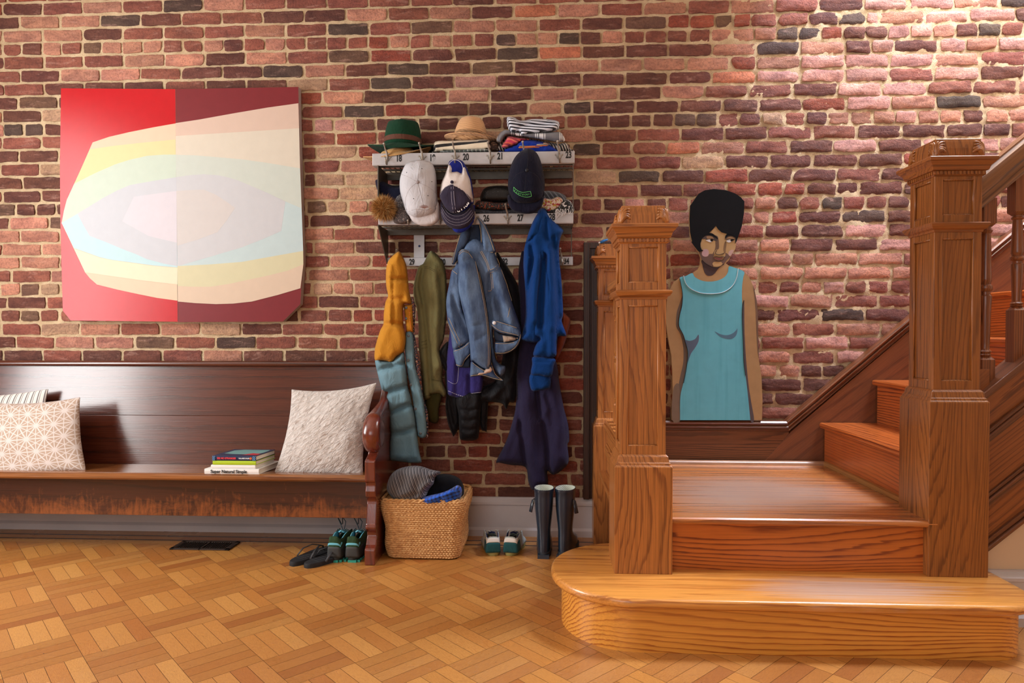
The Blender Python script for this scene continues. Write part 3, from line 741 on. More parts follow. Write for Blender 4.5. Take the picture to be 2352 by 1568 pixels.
# ---- outer string on the right, below the balusters
def slope_bar(mb, x0, x1, y0, y1, za, zb, s=.84, xr=1.545, mi=0):
    mb.prism([(x0, za+(x0-xr)*s), (x1, za+(x1-xr)*s), (x1, zb+(x1-xr)*s), (x0, zb+(x0-xr)*s)], y0, y1, 'y', mi)
X0, X1 = 1.50, 3.4
mb = MB(); slope_bar(mb, X0, X1, -.978, -.90, .262, .81); sr = mb.build('outer_string', string_wood, ST)
mb = MB()
for (a, b, y) in ((.799, .812, -.990), (.812, .834, -1.000)): slope_bar(mb, X0, X1, y, -.895, a, b)
bevel(mb.build('string_cap', mould_slope, sr), .003)
mb = MB()
for (a, b, y) in ((.668, .685, -.990), (.652, .668, -.996), (.635, .652, -.986), (.440, .457, -.986), (.424, .440, -.996), (.408, .424, -.990)): slope_bar(mb, X0, X1, y, -.977, a, b)
bevel(mb.build('panel_moulding', mould_slope, sr), .003)
mb = MB()
for (a, b, y) in ((.259, .275, -.998), (.275, .298, -.988)): slope_bar(mb, X0, X1, y, -.95, a, b)
bevel(mb.build('string_foot_moulding', mould_slope, sr), .003)
mb = MB(); mb.box(X0, 1.56, -.975, -.94, .2, .9); mb.build('string_end', string_wood, sr)
# ---- handrail and balusters on the right
rail_w = wood('handrail_wood', (150, 100, 60), (96, 58, 34), 'X', rings=7, width=6, sharp=.6, fibre=.3, rough=.42, rot=(0, SL, 0))
hp = [(-.034, 0), (-.040, .014), (-.034, .030), (-.038, .042), (-.046, .052), (-.048, .078), (-.042, .096), (-.028, .104), (-.026, .108), (-.026, .112), (.026, .112), (.026, .108), (.028, .104), (.042, .096), (.048, .078), (.046, .052), (.038, .042), (.034, .030), (.040, .014), (.034, 0)]
mb = MB(); mb.rings([[(x, -.937+a, 1.474+b*1.14+(x-1.541)*.84) for a, b in hp] for x in (1.49, 3.3)]); mb.build('handrail', rail_w, ST, smooth=35)
def baluster(cx, cy, z0, z1, hb=.2, ht=.17, blk=.0225, mat=bal_wood):
    mb = MB()
    zb, zt = z0+hb, z1-ht
    mb.rings([[(cx+a*h, cy+b*h, z) for a, b in ((-1,-1),(1,-1),(1,1),(-1,1))] for h, z in ((blk, z0), (blk, zb-.012), (blk*.55, zb))])
    mb.rings([[(cx+a*h, cy+b*h, z) for a, b in ((-1,-1),(1,-1),(1,1),(-1,1))] for h, z in ((blk*.55, zt), (blk, zt+.012), (blk, z1))])
    H = zt-zb; L = lambda t: zb+H*t-0
    pr = [(.014, -.004), (.017, .0), (.021, .012), (.017, .022), (.0185, .03), (.021, .038), (.016, .05), (.0145, .06), (.0150, .10), (.0185, .38), (.0205, .46), (.0195, .47), (.0155, .476), (.0155, .50), (.0215, .512), (.0235, .53), (.0215, .548), (.0165, .556), (.0175, .575), (.0195, .585), (.0200, .60), (.0150, .93), (.0140, .95), (.0190, .962), (.0200, .975), (.0160, .985), (.0150, 1.003)]
    mb.lathe((cx, cy, zb), [(r, H*t) for r, t in pr], 14)
    return mb.build('baluster', mat, ST, smooth=35)
for k in range(6):
    x = 1.566+k*.108
    baluster(x, -.937, .812+(x-1.545)*.84, 1.482+(x-1.541)*.84, hb=.115 if k == 0 else .2, ht=.10 if k == 0 else .15)
# ---- level railing on the left of the landing
mb = MB(); mb.rings([[(.343+a, y, 1.180+b*.80) for a, b in hp] for y in (-.885, -.12)]); mb.build('handrail', oak_y, ST, smooth=35)
mb = MB(); mb.box(.300, .386, -.87, -.12, .02, .560); ls = mb.build('side_panel', oak_y, ST)
mb = MB(); mb.box(.284, .402, -.87, -.12, .560, .585); mb.box(.292, .394, -.87, -.12, .585, .605); mb.box(.288, .300, -.87, -.12, .44, .475); mb.box(.294, .300, -.87, -.12, .475, .49); bevel(mb.build('side_panel_cap', oak_y, ls), .004)
for y in (-.78, -.67, -.56, -.45, -.34, -.23): baluster(.343, y, .60, 1.185, hb=.10, ht=.09, mat=oak)

# ================================================================ wall under the stairs, with its skirting, and the dark board at the wall
mb = MB(); slope = .84
mb.prism([(1.50, 0), (3.6, 0), (3.6, .27+(3.6-1.545)*slope), (1.50, .27+(1.5-1.545)*slope)], -.965, -.91, 'y'); mb.build('wall_under_stairs', plain('beige_plaster', (222, 196, 166), .9, var=.03, vscale=3), kind='structure')
mb = MB(); mb.prism([(-.965-a, b) for a, b in base_profile(.192, .022)], 1.50, 3.6, 'x'); mb.build('baseboard_under_stairs', white_trim, kind='structure')
tw = wood('blackened_trim', (70, 40, 28), (38, 20, 16), 'Z', rings=4, width=8, sharp=.4, fibre=.3, rough=.45)
mb = MB(); mb.box(.192, .50, -.016, .004, .19, 1.475); mb.box(.192, .222, -.030, -.016, .19, 1.475); mb.box(.222, .50, -.028, -.016, 1.445, 1.475); mb.box(.222, .230, -.022, -.016, .19, 1.445)
bevel(mb.build('trim_1', tw, kind='structure'), .002)
# ================================================================ abstract diptych on the brick wall
def conv(pts, x0, y0, k): return [(x0+x/k, y0+y/k) for x, y in pts]
def paint(name, col, rough=.6, var=.04, sp=.25, bmp=.0002):
    col = tuple(c*.88 for c in col)
    return plain(name, col, rough, var=var, vscale=20, bmp=bmp, bscale=500, spec=sp)
def slab_board(poly, Y, th, mb, mi=0, side=None):
    n = len(poly); f = [P(x, y, Y) for x, y in poly]; b = [v+Vector((0, th, 0)) for v in f]
    mb.add(f+b, [tuple(range(n)), tuple(range(2*n-1, n-1, -1))], mi); mb.add(f+b, [(i, (i+1) % n, n+(i+1) % n, n+i) for i in range(n)], mi if side is None else side)
def art():
    PT = empty('painting', P(410, 470, -.03), 'wide abstract painting of a pale banded oval on red, hung above the bench', 'painting')
    cv = lambda pts: conv(pts, 100, 160, 2.5288)
    def panel(base, layers, outline, side):
        mats = [base, side]; mb = MB(); slab_board(cv(outline), -.046, .038, mb, 0, 1)
        for i, (col, pts) in enumerate(layers):
            m = paint('canvas_colour', col, .6, .02); mats.append(m)
            poly_flat('', cv(pts), -.0462-.00022*i, None, thick=.0003, round_=False, mb=mb, mi=len(mats)-1)
        return mb.build('canvas_panel', mats, PT)
    red = paint('bright_red_paint', (206, 4, 20), .27, .04, .3); mar = paint('maroon_paint', (132, 36, 42), .45, .04)
    edge = paint('canvas_edge', (205, 192, 192), .7)
    L = [((240, 214, 186), [(285,422),(380,390),(500,362),(640,334),(767,312),(778,1341),(660,1325),(560,1305),(430,1277),(310,1247),(270,1212),(240,1175),(175,1035),(130,940),(105,890),(118,820),(135,755),(175,670),(220,570)]),
         ((234, 226, 172), [(270,462),(400,443),(560,425),(767,405),(768,500),(778,1150),(175,1037),(105,890),(118,820),(135,755),(178,662),(220,570)]),
         ((214, 228, 212), [(178,662),(300,600),(420,548),(500,523),(600,500),(700,493),(768,493),(772,700),(200,840),(105,890),(118,820),(135,755)]),
         ((202, 234, 240), [(105,890),(200,835),(772,820),(778,1148),(640,1137),(500,1118),(400,1105),(330,1090),(240,1058),(175,1035),(130,940)]),
         ((214, 217, 224), [(197,836),(280,785),(350,742),(430,700),(500,670),(600,652),(690,637),(771,624),(776,1140),(700,1126),(600,1100),(540,1072),(480,1050),(360,1000),(268,965),(230,900)]),
         ((228, 222, 230), [(525,738),(640,722),(772,704),(775,1004),(690,985),(610,965),(530,920),(457,880)]),
         ((240, 236, 206), [(175,1037),(240,1060),(330,1092),(400,1106),(500,1120),(640,1139),(778,1150),(778,1247),(660,1234),(560,1222),(350,1192),(242,1176),(205,1100)])]
    R = [((230, 202, 184), [(767,310),(900,290),(1100,254),(1300,220),(1480,195),(1484,341),(768,386)]),
         ((232, 222, 204), [(768,385),(1484,340),(1490,574),(768,500)]),
         ((216, 224, 214), [(768,494),(880,497),(1000,507),(1150,520),(1300,541),(1490,573),(1499,806),(1380,840),(770,700)]),
         ((206, 226, 228), [(1380,760),(1405,765),(1499,805),(1508,1053),(1300,1090),(1150,1117),(960,1132),(778,1140),(800,1000)]),
         ((215, 216, 220), [(771,624),(850,612),(930,607),(1010,612),(1070,625),(1130,643),(1200,672),(1300,715),(1405,765),(1380,937),(1270,985),(1150,1032),(960,1088),(778,1141)]),
         ((221, 215, 212), [(772,704),(860,698),(930,696),(1000,725),(1060,765),(1112,802),(1060,880),(1010,943),(900,985),(776,1022)]),
         ((226, 220, 182), [(778,1140),(960,1131),(1150,1116),(1300,1089),(1508,1052),(1509,1130),(1420,1166),(1300,1197),(1200,1218),(1080,1243),(970,1260),(860,1260),(779,1256)]),
         ((232, 208, 184), [(779,1255),(860,1260),(970,1260),(1080,1243),(1200,1217),(1300,1196),(1420,1166),(1509,1129),(1492,1269),(1360,1308),(1210,1346),(1100,1358),(1000,1361),(880,1355),(780,1346)])]
    panel(red, L, [(101,108),(766,113),(779,1463),(158,1456),(112,1400),(98,900),(95,600)], edge)
    panel(mar, R, [(768,113),(1480,100),(1484,340),(1508,1110),(1491,1362),(1390,1462),(781,1465)], edge)
art()

# ================================================================ painted plywood figure on the landing moulding
def figure():
    k = 2.3063; A = lambda pts: conv(pts, 1320, 420, k); Fc = lambda pts: conv(pts, 1560, 540, 13.067)
    RT = empty('painted_figure', P(1640, 964, -.05), 'painted cutout of a woman in a turquoise dress, standing on the landing moulding', 'cutout')
    skin = paint('skin_paint', (178, 138, 94), .6, .07); dark = paint('outline_paint', (34, 30, 36), .6); Y = -.055
    sil = [(612,120),(608,190),(611,260),(622,310),(640,340),(660,372),(668,395),(665,430),(655,455),(625,478),(590,492),(560,501),(525,525),(505,560),(488,620),(483,720),(490,790),(500,850),(512,910),(518,1000),(520,1100),(515,1256),(992,1256),(995,1150),(990,1030),(975,930),(972,800),(970,700),(964,620),(945,545),(925,500),(895,468),(865,450),(822,441),(800,425),(815,410),(835,375),(850,340),(857,310),(868,280),(885,230),(897,160),(899,98),(880,76),(850,55),(800,38),(740,32),(690,38),(655,58)]
    mb = MB(); slab_board(A(sil), Y, .018, mb); mb.build('panel', [skin], RT)
    n = [0]
    def lay(name, col, pts, cv=A, round_=True, parent=RT, level=1):
        return poly_flat(name, cv(pts), Y-.0004*level, paint(name+'_paint', col, .6, .05), parent, .0004, round_)
    lay('arm_shading', (112, 96, 84), [(570,600),(552,650),(540,690),(538,760),(560,800),(575,870),(575,950),(560,1020),(545,1100),(540,1180),(536,1255),(560,1255),(562,1130),(580,1060),(597,980),(603,900),(585,830),(556,760),(562,690),(577,620)])
    lay('arm_shading', (128, 106, 88), [(521,1100),(545,1060),(556,1100),(552,1180),(560,1255),(517,1255)], level=2)
    lay('arm_shading', (92, 80, 82), [(898,622),(892,660),(889,720),(893,850),(896,950),(906,1020),(915,1100),(930,1255),(950,1255),(935,1160),(922,1080),(912,980),(904,880),(899,760)], level=2)
    lay('arm_shading', (122, 92, 72), [(945,545),(964,620),(970,700),(972,800),(975,930),(966,860),(962,760),(956,640)], level=1)
    dr = [(556,503),(590,492),(622,477),(636,497),(660,512),(690,521),(728,522),(765,514),(795,497),(812,472),(818,442),(850,450),(897,470),(893,500),(887,545),(886,600),(888,650),(887,700),(893,850),(895,950),(905,1020),(915,1100),(929,1240),(930,1254),(930,1256),(926,1256),(750,1256),(562,1256),(558,1256),(558,1252),(558,1235),(560,1130),(575,1060),(590,980),(600,900),(590,850),(575,800),(552,760),(556,700),(568,650),(573,600),(567,550)]
    m = paint('turquoise_dress_paint', (108, 186, 202), .55, .05); 
    nt = m.node_tree; b = nt.nodes['Principled BSDF']; src = b.inputs['Base Color'].links[0].from_socket
    st = noisetex(nt, coords(nt, (30, 1, 1.6), rnd=False), 1.0, 4); nt.links.new(mix(nt, ramp(nt, st, [(.5, (0,)*3+(1,)), (.75, (.5,)*3+(1,))]), src, srgb(66, 140, 150)), b.inputs['Base Color'])
    d = poly_flat('dress', A(dr), Y-.0016, m, RT, .0008, True)
    mb = MB(); c = catmull([(577,490),(588,530),(615,560),(665,582),(730,587),(790,577),(835,545),(858,500),(866,452)], False, 5); mb.tube([P(1320+x/k, 420+y/k, Y-.0018) for x, y in c], .0042, 6, flat=.35); mb.build('neckline_trim', paint('white_trim_line', (226, 232, 234)), d)
    for pts, r in (([(557,505),(564,545),(571,590),(568,650),(556,700),(552,755),(572,800),(590,860),(600,905),(592,980),(577,1060)], .003), ([(896,622),(889,660),(888,720),(893,850),(896,950),(905,1020)], .003)):
        mb = MB(); mb.tube([P(1320+x/k, 420+y/k, Y-.0018) for x, y in catmull(pts, False, 4)], r, 6, flat=.4); mb.build('outline', dark, d)
    lay('bust_shading', (90, 122, 142), [(742,786),(770,800),(805,806),(835,797),(855,780),(861,770),(860,795),(848,816),(822,827),(785,821),(758,804)], parent=d, level=5)
    lay('bust_shading', (96, 108, 128), [(583,832),(610,836),(638,826),(656,803),(656,838),(638,872),(618,900),(606,930),(600,950),(603,900),(594,860)], parent=d, level=5)
    lay('neck_shadow', (74, 56, 56), [(680,750),(700,900),(740,1060),(790,1160),(850,1210),(920,1218),(1000,1195),(1090,1120),(1160,1020),(1260,920),(1340,860),(1000,800)], Fc, level=2)
    head = lay('face', (184, 146, 98), [(690,90),(640,240),(640,330),(655,430),(600,500),(650,650),(690,740),(760,820),(880,900),(1000,950),(1130,965),(1240,935),(1330,850),(1440,730),(1520,640),(1620,520),(1680,420),(1700,300),(1700,150),(1720,0),(1500,-200),(1100,-250),(800,-200)], Fc, level=4)
    lay('jaw_shading', (108, 80, 68), [(600,500),(700,520),(760,620),(860,630),(900,570),(1000,560),(1040,600),(1030,650),(1100,740),(1180,770),(1280,740),(1340,680),(1390,600),(1390,530),(1450,560),(1520,640),(1440,730),(1340,850),(1290,830),(1200,800),(1060,800),(1000,860),(1020,940),(880,900),(760,820),(690,740),(650,650)], Fc, level=5, parent=head)
    lay('jaw_shading', (110, 82, 62), [(1090,180),(1160,100),(1190,180),(1190,400),(1100,440),(1050,520),(1040,600),(1000,560),(1060,460),(1090,330)], Fc, level=5, parent=head)
    lay('jaw_shading', (128, 96, 66), [(1340,300),(1385,180),(1420,260),(1400,420),(1390,520),(1330,470)], Fc, level=5, parent=head)
    lay('cheek_blush', (190, 150, 148), [(720,430),(800,415),(870,450),(890,530),(860,620),(780,645),(700,610),(680,530)], Fc, level=6, parent=head)
    lay('cheek_blush', (192, 154, 144), [(1490,500),(1560,440),(1640,450),(1600,530),(1540,620),(1480,590)], Fc, level=6, parent=head)
    lay('eye_socket', (82, 66, 60), [(700,110),(800,120),(900,100),(1000,120),(1050,150),(1110,180),(1170,100),(1130,20),(960,-20),(760,-10),(690,40)], Fc, level=6, parent=head)
    lay('eye_socket', (92, 72, 60), [(1380,130),(1450,120),(1540,110),(1660,130),(1690,60),(1560,0),(1420,20)], Fc, level=6, parent=head)
    lay('eye_lid', (150, 112, 78), [(820,40),(900,22),(1000,45),(1040,110),(960,100),(850,105)], Fc, level=7, parent=head)
    lay('eye_lid', (156, 118, 80), [(1430,100),(1500,50),(1600,55),(1670,110),(1560,105)], Fc, level=7, parent=head)
    lay('eye_white', (232, 232, 240), [(800,150),(860,128),(930,122),(1000,130),(1030,155),(960,205),(880,195)], Fc, level=8, parent=head)
    lay('eye_white', (232, 232, 240), [(1418,165),(1480,130),(1560,125),(1620,145),(1570,190),(1510,214),(1450,205)], Fc, level=8, parent=head)
    lay('iris', (24, 20, 22), [(935,130),(980,120),(1020,140),(1015,170),(975,190),(945,170)], Fc, level=9, parent=head)
    lay('iris', (24, 20, 22), [(1545,130),(1590,125),(1650,140),(1600,170),(1560,185),(1540,160)], Fc, level=9, parent=head)
    def ln(pts, r): m_ = MB(); m_.tube([P(1560+x/13.067, 540+y/13.067, Y-.0044) for x, y in catmull(pts, False, 4)], r, 6, flat=.4); m_.build('facial_outline', dark, head)
    ln([(790,140),(850,118),(930,112),(1010,122),(1040,155)], .0014); ln([(1400,160),(1470,122),(1560,112),(1660,150)], .0014)
    ln([(1130,450),(1095,490),(1085,540),(1130,575),(1210,580),(1290,560),(1360,525)], .0026)
    ln([(1040,650),(1120,640),(1160,655),(1230,655),(1290,640),(1380,660)], .0024)
    ln([(1100,735),(1180,770),(1270,740)], .0016); ln([(690,740),(760,820),(880,900),(1000,950),(1130,965),(1240,935),(1320,860)], .0020)
    lay('mouth', (150, 88, 92), [(1040,662),(1100,668),(1200,678),(1310,665),(1270,710),(1200,745),(1120,725)], Fc, level=8, parent=head)
    lay('chin_light', (196, 154, 104), [(1000,850),(1050,800),(1160,800),(1260,805),(1290,850),(1250,910),(1130,940),(1030,920)], Fc, level=7, parent=head)
    mk = paint('black_hair_paint', (14, 12, 14), .7, .15, .12)
    brow = poly_flat('eyebrow', Fc([(690,30),(760,-30),(880,-70),(1000,-50),(1090,20),(1150,80),(1160,110),(1060,60),(960,10),(820,0),(720,50)]), Y-.0036, mk, head, .0004)
    poly_flat('eyebrow', Fc([(1375,90),(1400,0),(1480,-60),(1600,-60),(1700,0),(1690,60),(1590,20),(1480,20),(1420,60)]), Y-.0036, mk, head, .0004)
    hair = A([(612,120),(608,190),(611,260),(622,310)])+Fc([(360,190),(430,300),(540,440),(600,500)])+Fc([(650,492),(690,480),(730,450),(680,440),(645,360),(640,250),(690,90)])+A([(690,280),(715,262),(735,242),(748,226),(760,245),(780,262),(810,270),(835,275),(853,290),(850,320),(858,308),(868,280),(885,230),(897,160),(899,98),(880,76),(850,55),(800,38),(740,32),(690,38),(655,58)])
    poly_flat('hair', hair, Y-.0040, mk, RT, .0022, False)
figure()

# ================================================================ numbered coat rack
galv = plain('galvanised_grey', (186, 184, 186), .45, .25, .08, 20, .0006, 60); dkm = plain('tarnished_steel', (104, 98, 90), .5, .5, .15, 20, .0006, 60)
hookm = plain('cast_hook_metal', (164, 156, 146), .45, .5, .15, 40, .0006, 90); black_ink = plain('stencil_black', (34, 34, 36), .7)
RKY = -.215
RK = empty('coat_rack', P(1088, 600, -.01), 'grey metal coat rack with numbered hooks and two shelves on the brick wall', 'coat rack')
def rail(x0, x1, yt, yb, Y, th=.014, lip=True):
    a, b = P(x0, yt[0], Y), P(x1, yt[1], Y); c, d = P(x0, yb[0], Y), P(x1, yb[1], Y)
    zt, zb_ = (a.z+b.z)/2, (c.z+d.z)/2; mb = MB(); mb.box(a.x, b.x, Y-.001, Y+th, zb_, zt)
    if lip: mb.box(a.x, b.x, Y+.001, Y+.045, zb_-.002, zb_+.004)
    return bevel(mb.build('numbered_rail', galv, RK), .002), zt, zb_
r1, z1t, z1b = rail(855, 1320, (354, 345), (380, 374), RKY)
r2, z2t, z2b = rail(869, 1317, (494, 487), (517, 511), RKY)
r3, z3t, z3b = rail(888, 1316, (592, 589), (611, 609), -.030, .012, False)
xl, xr = P(867, 400, RKY).x, P(1317.5, 400, RKY).x
def shelf(z):
    mb = MB(); mb.box(xl, xr, -.030, -.012, z-.028, z+.004); mb.build('shelf_back_bar', dkm, RK)
    mb = MB(); mb.box(xl, xr, -.20, -.185, z-.006, z+.002); mb.box(xl, xr, -.11, -.10, z-.006, z+.002)
    for i in range(36):   # expanded metal grid
        x = xl+(xr-xl)*(i+.5)/36; mb.tube([(x-.012, -.20, z+.003), (x+.02, -.02, z+.003)], .0016, 4); mb.tube([(x+.012, -.20, z+.005), (x-.02, -.02, z+.005)], .0016, 4)
    mb.build('wire_shelf', dkm, RK)
shelf(z1b+.004); shelf(z2b+.004)
mb = MB(); zz = P(1000, 405, -.03).z; mb.box(xl, xr, -.028, -.016, P(1000, 412, -.03).z, P(1000, 396, -.03).z); mb.build('back_bar', dkm, RK)
for x, s in ((xl, 1), (xr, -1)):
    mb = MB(); t = .004*s
    xa, xb = sorted((x, x+t)); mb.prism([(RKY, z2t-.004), (RKY, z1b), (-.012, z1b), (-.012, z2t-.004)][::1], xa, xb, 'x') if s == 1 else mb.box(xa, xb, RKY, RKY+.012, z2b, z1b)
    mb.prism([(RKY, z2b), (RKY, z2b-.006), (-.02, z3b), (-.008, z3b), (-.008, z2b)], xa, xb, 'x') if s == 1 else mb.box(xa, xb, -.02, -.008, z3b, z2b)
    if s == -1: mb.box(xa, xb, RKY+.006, -.01, z2b, z2b+.006)
    mb.build('side_bracket', dkm, RK)
mb = MB(); a = P(951, 528, -.014); b = P(975, 592, -.014); mb.box(a.x, b.x, -.020, -.006, z3t-.002, z2b+.02); up = mb.build('wall_strap', galv, RK)
mb = MB(); mb.lathe((P(963, 565, -.02).x, -.020, P(963, 565, -.02).z), [(.006, 0), (.005, .003), (.002, .0045)], 10, axis='y'); mb.build('bolt', plain('blue_bolt', (52, 70, 120), .4), up)
def hook(px, Y, zt, zb_, rail_o, small=False):
    c = P(px, 364, Y).x if not small else P(px, 500, Y).x; h = zt-zb_; mb = MB(); Yf = Y-.002
    zc = (zt+zb_)/2
    mb.tube([(c, Yf, zb_+.35*h), (c-.001, Yf-.010, zt+.002), (c-.005, Yf-.018, zt+.014), (c-.007, Yf-.028, zt+.026), (c-.008, Yf-.034, zt+.033)], [.005, .0048, .004, .0035, .004], 8)
    mb.ball((c-.008, Yf-.035, zt+.036), .0058, sub=2)
    mb.tube([(c, Yf-.004, zc+.012), (c+.001, Yf-.010, zc-.004), (c+.003, Yf-.026, zb_-.003), (c+.003, Yf-.040, zb_-.001), (c+.003, Yf-.046, zb_+.008)], [.0052, .005, .0042, .004, .0036], 8)
    mb.ball((c+.003, Yf-.047, zb_+.011), .005, sub=2)
    for s in (-1, 1):   # curled wings with a screw each
        mb.tube([(c, Yf-.001, zc-.010), (c+s*.008, Yf-.001, zc-.003), (c+s*.011, Yf-.001, zc+.005), (c+s*.016, Yf-.001, zc+.010)], [.003, .0026, .0024, .003], 6)
        mb.lathe((c+s*.016, Yf+.001, zc+.011), [(.0045, 0), (.004, .003), (.001, .0035)], 10, axis='y')
    return mb.build('hook', hookm, RK, smooth=60)
for px in (890, 970, 1046, 1126, 1205, 1284): hook(px, RKY, z1t, z1b, r1)
for px in (940, 1012, 1091, 1166): hook(px, RKY, z2t, z2b, r2, True)
for px in (918, 1080, 1130, 1220, 1290): hook(px, -.03, z3t, z3b, r3, True)
for s, px, py in (('18', 916, 364), ('19', 993, 363), ('20', 1070, 361), ('21', 1149, 359), ('23', 1306, 356)):
    p = P(px, py, RKY-.0016); textpart('stencil_number', s, .043, (p.x, p.y, p.z), black_ink, r1, sx=.66, bold=.0016)
for s, px, py in (('26', 1117, 502), ('27', 1195, 501), ('28', 1268, 499)):
    p = P(px, py, RKY-.0016); textpart('stencil_number', s, .043, (p.x, p.y, p.z), black_ink, r2, sx=.66, bold=.0016)
for s, px, py in (('29', 946, 602), ('30', 1017, 602), ('32', 1160, 601), ('34', 1301, 600)):
    p = P(px, py, -.0316); textpart('stencil_number', s, .040, (p.x, p.y, p.z), black_ink, r3, sx=.66, bold=.0016)

# ================================================================ cloth patterns
def stripe_cloth(name, cols, per, direction=(0, 0, 1), wob=.15, rough=.85, bmp=.0008, wscale=6, second=None, weave=500):
    """cols: list of (width share, colour) repeated every `per` metres along a direction"""
    m, nt, b = newmat(name); tc = nt.nodes.new('ShaderNodeTexCoord')
    dt = nt.nodes.new('ShaderNodeVectorMath'); dt.operation = 'DOT_PRODUCT'; d = Vector(direction).normalized(); dt.inputs[1].default_value = d
    nt.links.new(tc.outputs['Object'], dt.inputs[0]); v = coords(nt, rnd=False); n = noisetex(nt, v, wscale, 3)
    def bands(val, cl):
        r = nt.nodes.new('ShaderNodeValToRGB'); r.color_ramp.interpolation = 'CONSTANT'; e = r.color_ramp.elements
        tot = sum(c[0] for c in cl); p = 0
        for i, (w_, c) in enumerate(cl):
            if i < 2: x = e[i]; x.position = p
            else: x = e.new(p)
            x.color = srgb(c); p += w_/tot
        nt.links.new(val, r.inputs[0]); return r.outputs[0]
    t = math_(nt, 'FRACT', math_(nt, 'ADD', math_(nt, 'MULTIPLY', dt.outputs['Value'], 1/per), math_(nt, 'MULTIPLY', n, wob*4)))
    col = bands(t, cols)
    if second:
        d2 = nt.nodes.new('ShaderNodeVectorMath'); d2.operation = 'DOT_PRODUCT'; d2.inputs[1].default_value = Vector(second[0]).normalized(); nt.links.new(tc.outputs['Object'], d2.inputs[0])
        t2 = math_(nt, 'FRACT', math_(nt, 'MULTIPLY', d2.outputs['Value'], 1/second[1])); col = mix(nt, .5, col, bands(t2, second[2]))
    nt.links.new(col, b.inputs['Base Color']); b.inputs['Roughness'].default_value = rough; b.inputs['Sheen Weight'].default_value = .2
    bump(nt, b, noisetex(nt, v, weave, 2), bmp); return m
def speckle(name, base, spots, scale, rough=.7, thr=.62, metal=0):
    m, nt, b = newmat(name); v = coords(nt, rnd=False); col = srgb(base)
    for i, (c, t) in enumerate(spots):
        n = noisetex(nt, coords(nt, (scale*(1+.3*i), scale*(1+.2*i), scale*(1.1+.25*i)), rnd=False), 1.0, 1)
        col = mix(nt, ramp(nt, n, [(t, (0,)*3+(1,)), (t+.03, (1,)*3+(1,))]), col, srgb(c))
    nt.links.new(col, b.inputs['Base Color']); b.inputs['Roughness'].default_value = rough; bump(nt, b, noisetex(nt, v, scale*2, 2), .0015); return m

# ================================================================ hats and folded things on the top shelf
ZS = z1b+.010
def hat(name, cx, cy, z, crown, brim, mat, band=None, tilt=(0, 0), pinch=.012, parent_tag=None, droop=.0, up=.010, dent=.018):
    """crown (rx, ry, height, top share) and brim (rx, ry): felt or straw hat as a body with a creased crown and curved brim"""
    rx, ry, H, tp = crown; bx_, by_ = brim; n = 48; rings = []
    T = Matrix.Translation((cx, cy, z)) @ Matrix.Rotation(tilt[0], 4, 'Y') @ Matrix.Rotation(tilt[1], 4, 'X')
    root = empty(name, (cx, cy, z), *parent_tag)
    def ring(fx, fy, h, f=None):
        out = []
        for i in range(n):
            a = 2*math.pi*i/n; x, y = fx*math.cos(a), fy*math.sin(a); zz = h if f is None else f(x, y, a)
            out.append(T @ Vector((x, y, zz)))
        return out
    bf = lambda t: (lambda x, y, a: -.004+t*(up*abs(math.sin(a))**1.5*0+up*math.cos(a)**2*.6-droop*math.sin(a)**2)+.002*math.sin(3*a)*t)
    mb = MB()
    top = [ring(bx_*t+rx*(1-t), by_*t+ry*(1-t), 0, bf(t)) for t in (0, .25, .5, .75, .95, 1.0)]
    bot = [[p-Vector((0, 0, .0035)) for p in r] for r in reversed(top)]
    mb.rings(top+bot, caps=False); br = mb.build('brim', mat, root, smooth=True)
    mb = MB(); rr = [ring(rx, ry, -.004)]
    for t in np.linspace(.04, 1, 16):
        s = 1-(1-tp)*t**1.5; edge = 1 if t < .68 else math.sqrt(max(0, 1-((t-.68)/.34)**2*.72))
        rr.append(ring(rx*s*edge, ry*s*edge, 0, lambda x, y, a, t=t: H*math.sin(min(t, 1)*1.5)/.9975*(1-.10*(1 if y < 0 else 0)*abs(y)/ry*t)-dent*.5*t**6))
    for s in (.65, .35, .08):
        rr.append(ring(rx*tp*s*.5, ry*tp*s*.5, 0, lambda x, y, a, s=s: H*.98-dent*(1-s*.6)-.5*dent*.5))
    out = []
    for i, r in enumerate(rr):    # front pinches
        t = min(1, i/14); o = []
        for p in r:
            q = T.inverted() @ p; k = math.exp(-((q.x/rx-.55)**2+(q.y/ry+.75)**2)/.12)+math.exp(-((q.x/rx+.55)**2+(q.y/ry+.75)**2)/.12)
            q.y += pinch*k*t**2; o.append(T @ q)
        out.append(o)
    mb.rings(out); mb.build('crown', mat, root, smooth=True)
    if band:
        mb = MB()
        for (h0, h1, off) in band[1]:
            s0 = 1-(1-tp)*(h0/H)**1.5; s1 = 1-(1-tp)*(h1/H)**1.5
            mb.rings([ring(rx*s0+.0005, ry*s0+.0005, h0), ring(rx*s0+off, ry*s0+off, h0+.001), ring(rx*s1+off, ry*s1+off, h1-.001), ring(rx*s1+.0005, ry*s1+.0005, h1)], caps=False)
        mb.build('hat_band', band[0], root, smooth=40)
    return root
straw_m = stripe_cloth('plaited_straw', [(1, (226, 178, 112)), (.25, (150, 100, 52)), (1, (214, 164, 96)), (.25, (166, 112, 60))], .006, (0, 0, 1), .9, bmp=.002, wscale=30)
felt = cloth('green_felt', (18, 56, 38), .95, 400, .0008, .12, .05)
palm = stripe_cloth('palm_straw', [(1, (212, 164, 116)), (.3, (176, 124, 80)), (1, (222, 176, 128)), (.3, (160, 110, 70))], .010, (0.2, 0, 1), .5, bmp=.001, wscale=12)
g0 = P(925, 345, -.13)
